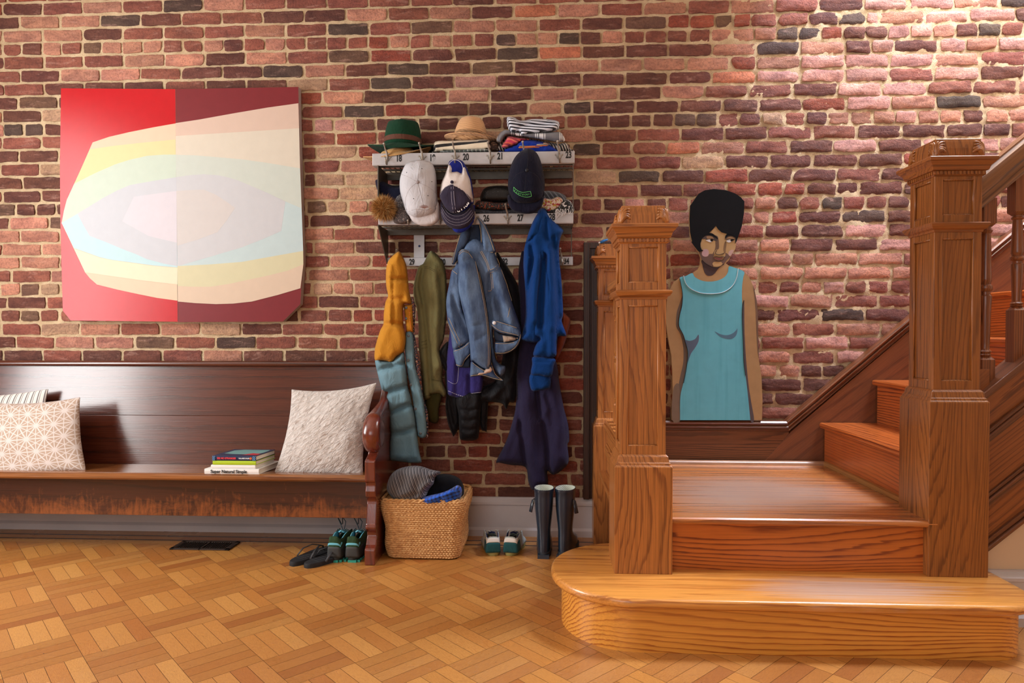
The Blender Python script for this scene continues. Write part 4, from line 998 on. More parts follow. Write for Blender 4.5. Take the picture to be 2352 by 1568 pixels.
# straw hat lying under the green one, its rim hanging over the left end
hat('straw_hat', P(913, 352, -.14).x, -.138, z1t+.012, (.085, .075, .022, .8), (.168, .085), straw_m, None, (-.13, 0), parent_tag=('natural straw hat lying flat on the top shelf under the green felt hat', 'hat'), up=.03, droop=.02)
hat('felt_fedora', g0.x, -.125, P(925, 337, -.13).z, (.092, .10, P(924, 280, -.13).z-P(925, 337, -.13).z+.012, .66), (.172, .125), felt, (cloth('brown_hat_ribbon', (92, 58, 46), .6, 300), [(.012, .038, .0025)]), (.02, 0), parent_tag=('dark green felt hat with a brown ribbon at the left of the top shelf', 'hat'), droop=.03, up=.02)
hat('straw_fedora', P(1080, 318, -.12).x, -.115, P(1078, 320, -.12).z, (.082, .082, P(1080, 272, -.12).z-P(1078, 320, -.12).z+.014, .40), (.128, .105), palm, (cloth('black_hat_cord', (60, 46, 38), .6), [(.006, .010, .002), (.013, .017, .002), (.020, .024, .002)]), (.06, -.08), parent_tag=('tan straw fedora with dark cord bands resting on the folded knit blanket', 'hat'), droop=.0, up=.02)
def folded(name, poly, Y, T, mat, label, cat, R=7, folds=(), wob=.004, back=.9, group=None, round_=True, step=4, seed=1):
    s = Slab(poly, Y, T, R, folds, step, back, round_, wob, seed, pw=.42); o = s.build(name, mat); tag(o, label, cat, group); return o, s
knit = speckle('cream_knit', (236, 224, 198), [((196, 180, 150), .56)], 160)
folded('folded_blanket', [(996,343),(1000,325),(1040,323),(1090,321),(1120,319),(1126,330),(1124,344),(1060,347),(1000,349)], -.125, .075, stripe_cloth('cream_black_knit', [(1, (236, 224, 200)), (.55, (24, 22, 26)), (.5, (236, 224, 200))], .055, (-.10, 0, 1), .02, bmp=.002, weave=260), 'thick cream and black knitted blanket folded under the straw fedora', 'blanket', R=6)
folded('plaid_shirt', [(1002,352),(1004,345),(1060,341),(1118,339),(1122,350)], -.13, .072, stripe_cloth('dark_plaid', [(1, (28, 34, 34)), (.4, (212, 214, 210)), (.6, (52, 80, 44)), (.3, (20, 20, 24))], .020, (1, 0, 0), .0, second=((0, 0, 1), .012, [(1, (26, 30, 34)), (.5, (200, 204, 200))])), 'dark green and white plaid cloth folded flat beneath the knit blanket', 'cloth', R=4)
folded('brown_scarf', [(1122,348),(1120,330),(1132,322),(1146,330),(1150,348)], -.10, .05, speckle('brown_fringe', (66, 44, 34), [((120, 86, 60), .6)], 90), 'dark brown scarf squeezed between the knit blanket and the scarf pile', 'scarf')
folded('patterned_scarf', [(1146,350),(1142,335),(1150,322),(1170,312),(1200,316),(1240,322),(1280,330),(1300,328),(1308,340),(1308,350)], -.09, .06, stripe_cloth('black_white_weave', [(1, (36, 34, 38)), (.6, (206, 198, 190))], .013, (1, 0, .35), .1), 'black and white woven scarf at the bottom right of the scarf pile', 'scarf', wob=.01)
folded('blue_cloth', [(1150,350),(1165,340),(1186,330),(1196,321),(1230,322),(1262,331),(1280,345),(1282,351)], -.135, .075, cloth('royal_blue_cloth', (20, 50, 150)), 'royal blue cloth stuffed into the pile on the top shelf', 'cloth', R=6, folds=[([(1200,326),(1270,348)], .006, 4), ([(1180,340),(1250,342)], -.006, 3)])
folded('pink_scarf', [(1152,336),(1160,322),(1168,312),(1190,316),(1216,320),(1198,326),(1188,332),(1176,336),(1160,340)], -.155, .055, stripe_cloth('pink_red_scarf', [(1, (196, 52, 84)), (.6, (222, 116, 96)), (.7, (150, 40, 70)), (.5, (216, 96, 64))], .03, (.5, 0, 1), .5), 'pink and orange red scarf bunched near the left of the scarf pile', 'scarf', R=6)
folded('orange_striped_cloth', [(1186,340),(1192,331),(1210,330),(1254,327),(1260,337),(1240,342),(1200,345)], -.165, .05, stripe_cloth('orange_stripe_cloth', [(1.4, (206, 116, 62)), (.4, (40, 52, 70)), (.3, (232, 226, 210)), (.4, (40, 52, 70)), (.3, (232, 226, 210))], .024, (-.05, 0, 1), .02), 'orange cloth with navy and cream stripes in front of the blue cloth', 'cloth', R=5)
folded('grey_towel', [(1140,322),(1146,308),(1158,299),(1172,300),(1200,304),(1250,303),(1284,303),(1294,312),(1297,324),(1280,326),(1240,320),(1200,315),(1168,312),(1158,320),(1150,330)], -.125, .085, stripe_cloth('grey_white_towel', [(3.2, (112, 110, 116)), (.25, (226, 226, 228)), (.2, (112, 110, 116)), (.25, (226, 226, 228)), (.2, (90, 88, 94)), (1, (222, 220, 222)), (.2, (90, 88, 94)), (.25, (226, 226, 228))], .115, (1, 0, 0), .0), 'grey towel with white stripe bands rolled under the striped cloth', 'towel', R=9)
folded('striped_shirt', [(1164,272),(1168,268),(1182,270),(1196,277),(1225,273),(1262,274),(1282,279),(1285,290),(1278,300),(1240,306),(1212,310),(1202,315),(1196,312),(1190,302),(1180,307),(1170,300),(1165,288)], -.13, .07, stripe_cloth('navy_white_stripe', [(1, (226, 232, 246)), (.9, (36, 38, 50))], .0145, (.12, 0, 1), .07, wscale=9), 'navy and white striped cloth crumpled on top of the scarf pile', 'cloth', R=8, folds=[([(1195,290),(1270,283)], -.012, 3), ([(1200,305),(1270,292)], .010, 6), ([(1168,280),(1200,284)], .008, 5)])

# ================================================================ middle shelf
navy_k = cloth('navy_knit', (22, 24, 44), .95, 200, .002)
folded('navy_beanie', [(862,418),(866,412),(880,416),(896,424),(915,426),(935,420),(940,450),(920,470),(880,462),(868,440)], -.13, .06, navy_k, 'navy knitted beanie at the left of the middle shelf above the fur pompom', 'hat', R=10)
folded('grey_knit_hat', [(905,500),(900,470),(908,448),(925,440),(955,446),(975,470),(980,500)], -.14, .06, speckle('grey_marl', (92, 88, 92), [((150, 144, 144), .55), ((50, 48, 52), .6)], 120), 'grey fuzzy knitted hat behind the fur pompom on the middle shelf', 'hat', R=12)
folded('fur_snood', [(906,512),(906,490),(918,476),(936,478),(946,500),(936,514)], -.215, .035, speckle('dark_fur', (72, 62, 62), [((140, 126, 122), .58), ((34, 30, 32), .6)], 200), 'small dark grey fur piece hanging over the rail beside the pompom', 'fur', R=9, wob=.01)
def pompom():
    c = P(881, 477, -.245); r = .058; mb = MB(); mb.ball(c, r*.66, sub=3, jit=.2)
    R_ = random.Random(5); m2 = []
    for i in range(5200):
        u = R_.uniform(-1, 1); a = R_.uniform(0, 2*math.pi); s = math.sqrt(1-u*u); d = Vector((s*math.cos(a), s*math.sin(a), u))
        p0 = c+d*r*.45; L = r*R_.uniform(.35, .80); jit = Vector((R_.uniform(-1, 1), R_.uniform(-1, 1), R_.uniform(-1.3, .5)))*.012
        p1 = p0+d*L*.55+jit*.4; p2 = p0+d*L+jit; w_ = Vector((R_.uniform(-1, 1), R_.uniform(-1, 1), R_.uniform(-1, 1))).cross(d).normalized()*.00065
        mi = R_.choice((0, 0, 1, 2)); mb.add([p0-w_, p0+w_, p1+w_*.9, p1-w_*.9, p2], [(0, 1, 2, 3), (3, 2, 4)], mi)
    me = mb.mesh('pompom_hat'); o = link('fur_pompom', me, [plain('golden_fur', (190, 138, 72), .7), plain('dark_fur_tip', (110, 72, 36), .7), plain('pale_fur_tip', (222, 182, 120), .7)])
    tag(o, 'round golden brown fur pompom poking out at the left of the middle shelf', 'pompom')
pompom()
folded('sequin_beanie', [(1105,462),(1107,440),(1120,429),(1145,426),(1165,428),(1174,440),(1176,462),(1140,466)], -.13, .07, speckle('black_sequins', (16, 17, 20), [((190, 196, 200), .72)], 260, .35), 'black sequin beanie on the middle shelf left of the navy cap', 'hat', R=14)
folded('speckled_scarf', [(1093,480),(1094,464),(1110,460),(1140,463),(1170,462),(1182,470),(1182,480),(1140,484)], -.14, .07, speckle('orange_speckle', (38, 32, 34), [((170, 74, 40), .6), ((110, 110, 104), .64)], 130), 'dark scarf flecked with orange under the sequin beanie', 'scarf', R=6)
folded('charcoal_scarf', [(1090,494),(1092,478),(1140,480),(1180,478),(1240,482),(1250,492),(1180,496)], -.135, .07, speckle('charcoal_weave', (44, 46, 56), [((70, 72, 84), .55)], 150), 'charcoal scarf folded at the bottom of the middle shelf pile', 'scarf', R=5)
folded('grey_zigzag_scarf', [(1240,462),(1240,444),(1256,438),(1284,442),(1300,452),(1296,470),(1260,474)], -.10, .06, stripe_cloth('grey_zigzag', [(1, (44, 46, 52)), (.5, (96, 98, 106))], .018, (.8, 0, .5), .3), 'dark grey wavy striped scarf at the back right of the middle shelf', 'scarf', R=8)
folded('floral_scarf', [(1242,470),(1248,456),(1266,457),(1280,452),(1292,458),(1290,472),(1276,484),(1260,488),(1250,480)], -.165, .05, speckle('floral_print', (214, 196, 178), [((160, 40, 56), .54), ((176, 150, 44), .58)], 70), 'cream scarf with red and yellow print right of the navy cap', 'scarf', R=6)
bw = speckle('black_white_check', (20, 20, 22), [((232, 232, 234), .56)], 95)
o, sl_ = folded('fringed_scarf', [(1258,492),(1262,480),(1280,476),(1288,464),(1304,458),(1316,470),(1318,486),(1300,490)], -.16, .06, bw, 'black and white checked scarf with a fringe over the middle rail at the right', 'scarf', R=6)
mb = MB(); R_ = random.Random(9)
for i in range(26):
    x = 1276+R_.random()*38; y = 478+R_.random()*8; a = P(x, y, -.232); L = R_.uniform(.012, .034)
    mb.tube([a, a+Vector((R_.uniform(-.005, .005), -.004, -L*.5)), a+Vector((R_.uniform(-.01, .01), -.002, -L))], .0012, 4)
mb.build('fringe', plain('white_fringe', (214, 214, 216), .8), o)

# ================================================================ caps hanging from the hooks
def cap(name, Y, crown, visor, mat, vmat, label, T=.075, seams=(), seam_mat=None, vT=.02, folds=(), eyelets=(), button=None, vrows=0, vline=None):
    cs = Slab(crown, Y, T, 34, folds, 4, .15, True, .002, 3); vs = Slab(visor, Y-.012, vT, 10, (), 4, .6, True, 0, 0)
    ctr = P(*np.mean(crown, 0), Y); root = empty(name, (ctr.x, Y, ctr.z), label, 'cap')
    cr = cs.build('crown', mat, root); v = vs.build('visor', vmat, root)
    if seams:
        mb = MB()
        for s in seams: cs.line(mb, s, .0007, .0002)
        mb.build('seam', seam_mat, cr, smooth=True)
    if eyelets:
        em = plain('dark_eyelet', (30, 30, 36))
        for e in eyelets: mb = MB(); mb.ball(cs.at(*e), .0022, sub=2); mb.build('eyelet', em, cr)
    if button: mb = MB(); mb.ball(cs.at(*button), .0085, 1, .6, 1, 2); mb.build('top_button', seam_mat if vrows == 0 else vmat, cr, smooth=True)
    if vline:
        mb = MB()
        for l in vline: vs.line(mb, l, .0004, .0003)
        mb.build('visor_stitching', plain('pale_thread', (190, 184, 196)), v)
    return root, cs, vs, cr
gm = cloth('heather_grey', (196, 196, 202), .9, 700, .0006, .08); seam_g = plain('grey_seam', (150, 140, 142))
root, cs, vs, cr = cap('baseball_cap', -.262, [(967,367),(990,373),(1000,393),(1003,418),(1004,445),(1006,470),(1000,490),(975,500),(950,502),(934,488),(925,462),(919,440),(918,415),(923,395),(933,376),(950,369)],
    [(932,470),(950,478),(980,478),(1005,462),(1010,490),(1006,508),(990,518),(970,519),(950,510),(940,495)], gm, cloth('grey_visor_cloth', (206, 200, 202), .9, 700, .0005, .06), 'pale grey baseball cap hanging from the second hook of the top rail',
    seams=[[(959,418),(940,435),(931,460),(934,482)], [(959,418),(966,445),(973,472)], [(959,418),(985,430),(1004,446)], [(959,418),(962,390),(967,368)], [(959,418),(935,405),(920,400)], [(934,488),(955,480),(980,482),(1004,470)]], seam_mat=seam_g, eyelets=[(934,396),(969,387),(992,417),(983,449),(950,456)], button=(959, 418), folds=[([(967,370),(962,400)], .006, 8)])
mb = MB()
for i in range(9): a = -1.2+i*.3; cs.line(mb, [(974, 478), (974+9*math.sin(a)*1.2, 478-8*abs(math.cos(a)))], .0009, .0006)
mb.build('embroidery', plain('rust_thread', (150, 106, 96)), cr)
# blue cap behind the trucker cap
cap('baseball_cap', -.238, [(1030,375),(1045,366),(1062,370),(1074,390),(1084,420),(1088,470),(1080,500),(1060,505),(1040,470),(1034,420)], [(1035,500),(1060,505),(1088,470),(1090,490),(1088,508),(1075,526),(1055,535),(1040,527)], cloth('cobalt_cap', (28, 40, 130)), cloth('cobalt_visor', (30, 44, 140)), 'bright blue baseball cap mostly hidden behind the white mesh cap', T=.03, vT=.012)
mesh_m = cloth('white_mesh', (226, 216, 212), .8, 1500, .001, .05); nv = cloth('charcoal_navy', (50, 44, 62), .85, 700, .0006, .1)
root, cs, vs, cr = cap('baseball_cap', -.285, [(1029,383),(1034,379),(1038,388),(1038,395),(1050,394),(1060,398),(1063,386),(1068,385),(1074,400),(1080,415),(1084,440),(1087,458),(1084,465),(1080,458),(1070,470),(1040,478),(1015,462),(1010,445),(1014,420),(1022,402)],
    [(1013,462),(1022,478),(1040,488),(1062,486),(1078,474),(1085,466),(1090,485),(1086,505),(1072,521),(1050,526),(1030,520),(1016,502),(1011,480)], mesh_m, nv, 'trucker cap with white mesh back and charcoal front hanging from the third hook', T=.055,
    vline=[[(1016,470),(1028,488),(1046,496),(1066,492),(1080,478)], [(1015,476),(1027,495),(1046,504),(1068,499),(1083,483)], [(1014,481),(1026,502),(1047,511),(1071,505),(1086,487)], [(1014,486),(1026,508),(1048,517),(1074,510),(1088,491)]])
fs = Slab([(1038,421),(1046,424),(1062,434),(1075,448),(1082,462),(1072,476),(1055,488),(1040,490),(1025,480),(1014,462),(1010,447),(1020,432),(1030,424)], -.325, .028, 16, [([(1040,422),(1043,488)], .003, 3)], 4, .5)
fp = fs.build('front_panel', nv, root); mb = MB()
for l in ([(1036,422),(1037,455),(1041,488)], [(1041,421),(1043,455),(1047,488)], [(1036,422),(1020,433),(1011,447)], [(1042,422),(1062,435),(1080,458)]): fs.line(mb, l, .0008, .0003)
mb.build('stitching', plain('pale_thread2', (176, 168, 184)), fp)
mb = MB(); mb.ball(fs.at(1038, 418), .008, 1, .7, 1, 2); mb.build('top_button', nv, fp, smooth=True)
mb = MB()
pts = [P(1046+16*math.cos(a)*1.05, 386-19*math.sin(a), -.275) for a in np.linspace(.0, math.pi, 14)]; mb.tube(pts, .0026, 6, flat=.5); mb.build('strap', plain('white_strap', (226, 222, 224), .4), root)
def curved_text(s, pts, size, slab, mat, parent, name, off=.0008, bold=.0005):
    for i, ch in enumerate(s):
        if ch == ' ': continue
        t = i/(len(s)-1)*(len(pts)-1); k = min(int(t), len(pts)-2); f = t-k
        x = pts[k][0]+(pts[k+1][0]-pts[k][0])*f; y = pts[k][1]+(pts[k+1][1]-pts[k][1])*f
        a = -math.atan2(pts[k+1][1]-pts[k][1], pts[k+1][0]-pts[k][0]); p = slab.at(x, y, off)
        me = text_mesh(ch, size, (0, 0, 0), .0006, (math.pi/2, 0, 0), bold=bold); me.transform(Matrix.Translation(p) @ Matrix.Rotation(-a, 4, 'Y')); me.materials.clear(); link(name, me, mat, parent)
curved_text('CTIOG', [(1053,484),(1062,479),(1070,473),(1074,467)], .017, fs, plain('white_lettering', (232, 230, 232)), fp, 'letter', bold=.001)
navy = cloth('dark_navy_cloth', (20, 21, 38), .9, 700, .0006, .15)
root, cs, vs, cr = cap('baseball_cap', -.275, [(1205,342),(1222,343),(1236,356),(1246,385),(1251,415),(1250,440),(1240,462),(1210,470),(1180,465),(1168,440),(1167,415),(1172,385),(1185,358)],
    [(1167,445),(1185,458),(1210,462),(1240,455),(1250,440),(1246,470),(1232,487),(1208,491),(1182,486),(1168,470)], navy, cloth('dark_navy_visor', (22, 22, 40), .9, 700), 'dark navy baseball cap with a green lettered patch hanging at hook twenty two', T=.08,
    seams=[[(1210,392),(1185,402),(1170,430)], [(1210,392),(1206,430),(1205,462)], [(1210,392),(1235,405),(1248,438)], [(1210,392),(1213,365),(1213,344)]], seam_mat=plain('navy_seam', (14, 14, 28)), button=(1210, 391))
gr = plain('green_thread', (110, 220, 120), .6); mb = MB()
Q = lambda x, y: (1160+x/26.13, 410+y/26.13)
cs.line(mb, [Q(515,510), Q(700,680), Q(900,790), Q(1100,825), Q(1330,800), Q(1530,770)], .0008, .001); cs.line(mb, [Q(515,510), Q(505,730)], .0008, .001); cs.line(mb, [Q(1530,770), Q(1590,1050)], .0008, .001); cs.line(mb, [Q(505,730), Q(700,900), Q(950,1040), Q(1250,1110), Q(1450,1100), Q(1590,1050)], .0008, .001)
mb.build('patch_outline', gr, cr)
curved_text('KENTUCKY', [Q(590,720), Q(790,880), Q(1000,950), Q(1250,970), Q(1430,950)], .0098, cs, gr, cr, 'letter', .0016, .0)
# ================================================================ coats on the rack
Z4 = lambda pts: conv(pts, 820, 540, 2.6577)
ZV = lambda pts: conv(pts, 840, 560, 3.0165)
ZB = lambda pts: conv(pts, 1150, 480, 3.7325)
ZD = lambda pts: conv(pts, 820, 240, 4.127)
def fold(cv, pts, amp, wd): return (cv(pts), amp, wd)
def garment(name, loc_px, Y, label, cat, group=None):
    p = P(*loc_px, Y); return empty(name, (p.x, Y, p.z), label, cat, group)
# ---- quilted vest
mustard = cloth('mustard_shell', (190, 130, 38), .8, 900, .0003, .06); vest_blue = cloth('dusty_blue_shell', (108, 142, 156), .75, 900, .0003, .06)
VE = garment('quilted_vest', (912, 580), -.09, 'hooded quilted vest, mustard above and dusty blue below, on the leftmost hook', 'vest')
bl = Slab(ZV([(66,800),(120,806),(178,812),(215,780),(262,748),(272,800),(285,900),(292,985),(310,1050),(322,1110),(340,1180),(350,1270),(360,1340),(372,1440),(386,1495),(378,1516),(300,1515),(215,1504),(165,1490),(162,1400),(170,1312),(158,1200),(150,1130),(125,1060),(98,960),(78,880)]), -.17, .055, 15,
    [fold(ZV, [(85,885),(130,862),(180,848),(275,828)], -.034, 6), fold(ZV, [(118,1045),(160,1022),(220,1008),(290,985)], -.036, 6), fold(ZV, [(155,1175),(250,1135),(325,1110)], -.036, 6), fold(ZV, [(170,1312),(260,1308),(352,1270)], -.036, 6), fold(ZV, [(165,1480),(260,1495),(378,1490)], -.010, 3), fold(ZV, [(180,815),(185,860)], -.006, 3), fold(ZV, [(180,1000),(178,1030)], -.006, 3)], 4, .5, wob=.006, seed=4)
bl.build('lower_body', vest_blue, VE)
up_ = Slab(ZV([(232,52),(195,75),(165,105),(148,140),(140,200),(142,290),(155,360),(138,400),(125,480),(122,555),(100,600),(75,680),(62,740),(66,808),(120,812),(178,820),(215,785),(262,750),(277,700),(280,640),(262,560),(262,430),(290,415),(318,410),(300,320),(292,230),(282,150),(258,90)]), -.17, .058, 16,
    [fold(ZV, [(160,245),(290,245)], -.026, 5), fold(ZV, [(155,385),(250,382)], -.028, 5), fold(ZV, [(122,555),(200,552),(262,560)], -.030, 5), fold(ZV, [(172,150),(165,240),(175,380),(172,545)], .012, 4), fold(ZV, [(185,250),(186,540)], -.010, 4), fold(ZV, [(240,110),(270,260),(262,420)], -.010, 7)], 4, .5, wob=.008, seed=8)
up_.build('hood_and_yoke', mustard, VE)
pl = Slab(ZV([(280,612),(320,610),(336,700),(346,850),(386,1000),(411,1150),(421,1325),(365,1336),(352,1270),(320,1050),(290,900),(272,740)]), -.172, .018, 5, (), 4, .5, wob=.004); pl.build('front_placket', vest_blue, VE)
p2_ = Slab(ZV([(262,422),(325,417),(331,610),(281,618)]), -.172, .020, 5, (), 4, .5, False); p2_.build('front_placket', mustard, VE)
lin = Slab(ZV([(312,375),(345,430),(338,600),(352,700),(378,850),(398,1050),(432,1180),(432,1320),(420,1325),(405,1100),(380,1000),(340,850),(325,620)]), -.16, .018, 5, (), 4, .5); lin.build('printed_lining', speckle('floral_lining', (44, 50, 74), [((176, 108, 78), .55), ((214, 196, 176), .6)], 130), VE)
snap_m = plain('brushed_snap', (96, 100, 104), .35, .8)
for q, s_ in (((280,442), p2_), ((280,517), p2_), ((297,636), pl), ((294,806), pl), ((313,976), pl), ((344,1142), pl), ((379,1312), pl)):
    x, y = ZV([q])[0]; c = s_.at(x, y); mb = MB(); mb.lathe((c.x, c.y+.001, c.z), [(.0072, 0), (.0068, .0025), (.004, .0032), (.003, .002), (.0005, .002)], 14, axis='y'); mb.build('snap_button', snap_m, VE, smooth=40)
mb = MB(); p2_.line(mb, ZV([(300,445),(306,500),(310,550),(320,606)]), .0022, .001, dash=.007); mb.build('drawcord', plain('orange_cord', (226, 120, 30)), VE)
# ---- olive jacket
olive = cloth('olive_cotton', (124, 121, 82), .88, 700, .0003, .08)
OJ = garment('field_jacket', (992, 580), -.08, 'thin olive green jacket hanging between the quilted vest and the denim jacket', 'jacket')
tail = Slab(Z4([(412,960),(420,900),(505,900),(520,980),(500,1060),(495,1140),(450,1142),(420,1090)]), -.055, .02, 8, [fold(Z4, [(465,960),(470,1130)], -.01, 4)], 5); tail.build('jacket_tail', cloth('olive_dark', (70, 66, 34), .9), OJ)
oj = Slab(Z4([(455,95),(432,118),(405,172),(372,200),(344,320),(350,400),(365,450),(376,560),(375,650),(388,800),(398,900),(408,1000),(450,990),(448,972),(500,966),(530,988),(547,958),(520,880),(528,780),(505,700),(528,640),(540,560),(548,450),(548,330),(538,200),(500,130)]), -.085, .042, 15,
    [fold(Z4, [(405,200),(385,300),(410,450),(430,620),(440,760),(452,950)], -.022, 5), fold(Z4, [(470,200),(490,400),(480,600),(500,800)], .016, 9), fold(Z4, [(430,160),(450,400),(445,600),(470,850)], .010, 6), fold(Z4, [(515,250),(525,450),(510,650)], -.014, 6), fold(Z4, [(372,210),(360,330),(385,420)], .012, 5), fold(Z4, [(450,895),(520,890)], -.004, 2)], 4, .5, wob=.008, seed=2)
ob = oj.build('jacket_body', olive, OJ); mb = MB()
for l in ([(392,652),(428,642)], [(392,672),(428,662)], [(394,692),(430,684)], [(408,190),(440,195),(478,215)], [(410,200),(440,205),(474,225)], [(455,880),(518,892)], [(402,985),(448,975)], [(376,640),(378,664)]): oj.line(mb, Z4(l), .0008, .0002)
mb.build('seam_stitching', plain('olive_thread', (72, 74, 46)), ob)
# ---- denim jacket
def denim_mat(name, light, dark):
    m, nt, b = newmat(name); v = coords(nt, rnd=False); fade = noisetex(nt, coords(nt, (14, 14, 7), rnd=False), 1.0, 4, .6); tw = noisetex(nt, coords(nt, (900, 900, 250), rnd=False), 1.0, 2)
    col = ramp(nt, fade, [(.3, srgb(dark)), (.72, srgb(light))]); col = mix(nt, 1.0, col, ramp(nt, tw, [(.3, (.72, .74, .8, 1)), (.7, (1, 1, 1, 1))]), 'MULTIPLY')
    nt.links.new(col, b.inputs['Base Color']); b.inputs['Roughness'].default_value = .9; wr = noisetex(nt, coords(nt, (30, 30, 14), rnd=False), 1.0, 4, .55, 1.3); bump(nt, b, math_(nt, 'ADD', wr, math_(nt, 'MULTIPLY', tw, .05)), .007, .7); return m
den = denim_mat('washed_denim', (108, 134, 166), (42, 62, 98)); den_d = denim_mat('dark_denim', (60, 78, 104), (34, 48, 72)); thread = plain('tan_thread', (196, 170, 130), .8)
DJ = garment('denim_jacket', (1098, 530), -.19, 'blue denim jacket hanging from the middle rail at the centre of the rack', 'jacket')
def dpart(name, pts, Y, T, R=9, folds=(), mat=den, cv=Z4, wob=.006, seed=1, back=.5, round_=True, step=4):
    s = Slab(cv(pts), Y, T, R, [fold(cv, *f) for f in folds], step, back, round_, wob, seed); return s, s.build(name, mat, DJ)
inn, _ = dpart('inner_collar', [(1080,1120),(1130,1050),(1165,1120),(1190,1300),(1180,1400),(1120,1400),(1040,1300),(960,1420),(905,1500),(930,1390),(985,1230)], -.175, .02, 5, mat=den_d, cv=ZD)
bR, bRo = dpart('body_front', [(655,60),(700,20),(760,30),(835,100),(860,170),(890,220),(920,320),(950,420),(985,520),(1002,590),(960,600),(900,590),(850,560),(830,580),(838,700),(850,760),(880,790),(905,800),(900,840),(870,860),(830,800),(812,700),(790,500),(760,300),(720,200),(640,120)], -.19, .042, 14,
    [([(745,140),(800,220),(870,190)], .008, 4), ([(815,240),(808,330),(800,420),(815,520)], -.020, 6), ([(860,250),(900,400),(940,520)], .012, 9), ([(835,350),(880,450),(900,540)], -.012, 8)])
bL, bLo = dpart('body_front', [(640,100),(600,190),(578,215),(562,300),(545,400),(553,520),(572,600),(588,700),(640,680),(692,640),(685,560),(665,500),(640,430),(640,250)], -.18, .035, 11, [([(575,330),(600,420),(640,520),(680,620)], -.014, 6), ([(565,420),(590,560)], .008, 7)], seed=3)
hb, hbo = dpart('hem_band', [(588,700),(640,678),(692,636),(695,725),(655,770),(640,803),(612,800),(600,765)], -.185, .022, 6, seed=5)
ln_, _ = dpart('hem_lining', [(612,800),(655,765),(690,735),(690,800),(680,808),(640,808)], -.165, .012, 5, mat=den_d)
sl_, slo = dpart('sleeve', [(618,190),(612,130),(635,85),(670,85),(705,120),(735,180),(760,300),(790,440),(812,600),(822,720),(818,795),(803,824),(755,805),(712,770),(695,765),(690,700),(680,600),(655,490),(635,410),(618,320)], -.205, .052, 14,
    [([(650,120),(665,300),(700,520),(735,740)], .014, 16), ([(640,200),(650,330),(690,560)], -.008, 6), ([(655,150),(720,150)], -.008, 3), ([(700,560),(760,540)], -.004, 4), ([(790,600),(730,640)], -.005, 4)], seed=7)
cf, cfo = dpart('cuff', [(700,768),(750,800),(803,826),(820,792),(835,820),(852,852),(893,886),(858,884),(825,876),(760,858),(700,864),(690,860),(692,820)], -.20, .030, 6, seed=9)
cl, _ = dpart('cuff_lining', [(702,856),(740,838),(780,822),(812,800),(828,830),(800,846),(750,852)], -.222, .012, 4, mat=cloth('blush_lining', (206, 176, 156)), seed=2)
wb, wbo = dpart('hem_band', [(815,522),(850,516),(925,540),(975,558),(1003,598),(994,650),(965,695),(905,724),(845,722),(840,655),(870,650),(930,655),(975,640),(988,620),(950,612),(880,598),(832,572)], -.222, .026, 6, seed=11)
il, _ = dpart('body_lining', [(838,580),(880,600),(945,612),(985,620),(970,645),(930,655),(880,655),(845,650)], -.212, .010, 5, mat=den_d)
il2, _ = dpart('pocket_lining', [(888,612),(945,616),(983,628),(960,645),(895,656)], -.226, .006, 4, mat=cloth('pocket_cloth', (178, 158, 142)), round_=False)
colL, colLo = dpart('collar', [(1050,1150),(1000,1200),(980,1230),(955,1310),(925,1390),(898,1505),(935,1510),(955,1480),(985,1400),(1040,1330),(1075,1230)], -.20, .024, 6, mat=den_d, cv=ZD)
colR, colRo = dpart('collar', [(1118,1035),(1150,1055),(1205,1110),(1262,1230),(1300,1330),(1314,1392),(1290,1408),(1220,1412),(1186,1415),(1183,1330),(1180,1220),(1150,1110),(1120,1060)], -.205, .028, 7, cv=ZD, folds=[([(1150,1080),(1200,1200),(1215,1350)], .006, 5)])
for s, o, lines in ((bR, bRo, [[(752,100),(790,170),(812,228),(868,190),(855,140)], [(760,96),(797,165),(815,212),(860,178)], [(815,232),(822,330),(800,340)], [(825,235),(832,325)], [(880,210),(915,300),(925,340)], [(905,270),(945,400)], [(935,440),(920,500)]]),
                    (bL, bLo, [[(560,505),(590,570),(640,672)], [(552,530),(580,590),(625,685)], [(583,215),(612,238)]]),
                    (sl_, slo, [[(722,160),(745,260),(770,390),(795,560),(802,700),(800,800)], [(730,160),(753,260),(778,390),(803,560),(812,700),(808,790)], [(622,108),(640,90),(680,98),(712,135)], [(625,118),(645,100),(680,108),(705,140)]]),
                    (cf, cfo, [[(705,778),(750,812),(800,838)], [(695,858),(760,852),(830,872),(885,884)], [(825,800),(845,850),(885,882)]]),
                    (wb, wbo, [[(818,545),(870,582),(940,600),(985,612)], [(845,718),(905,718),(960,690),(990,645),(998,605)], [(850,525),(925,548),(975,566)], [(845,660),(900,662),(960,655)]]),
                    (hb, hbo, [[(592,708),(645,688),(690,650)], [(604,790),(640,798),(655,765),(690,725)]])):
    for l in lines: mb = MB(); s.line(mb, Z4(l), .0010, .0003); mb.build('topstitching', thread, o)
mb = MB()
for l in ([(1140,1060),(1190,1120),(1250,1240),(1300,1385)], [(1190,1405),(1290,1400)], [(1130,1065),(1172,1190),(1180,1400)]): colR.line(mb, ZD(l), .0011, .0003)
mb.build('collar_edging', thread, colRo)
mb = MB()
for l in ([(975,1240),(945,1340),(905,1500)], [(930,1508),(960,1470),(990,1395)]): colL.line(mb, ZD(l), .0011, .0003)
mb.build('collar_edging', thread, colLo)
x, y = Z4([(838,535)])[0]; c = wb.at(x, y); mb = MB(); mb.lathe((c.x, c.y+.001, c.z), [(.0085, 0), (.0085, .003), (.006, .005), (.001, .0055)], 16, axis='y'); mb.build('button', plain('pearl_button', (222, 222, 226), .3), DJ, smooth=40)
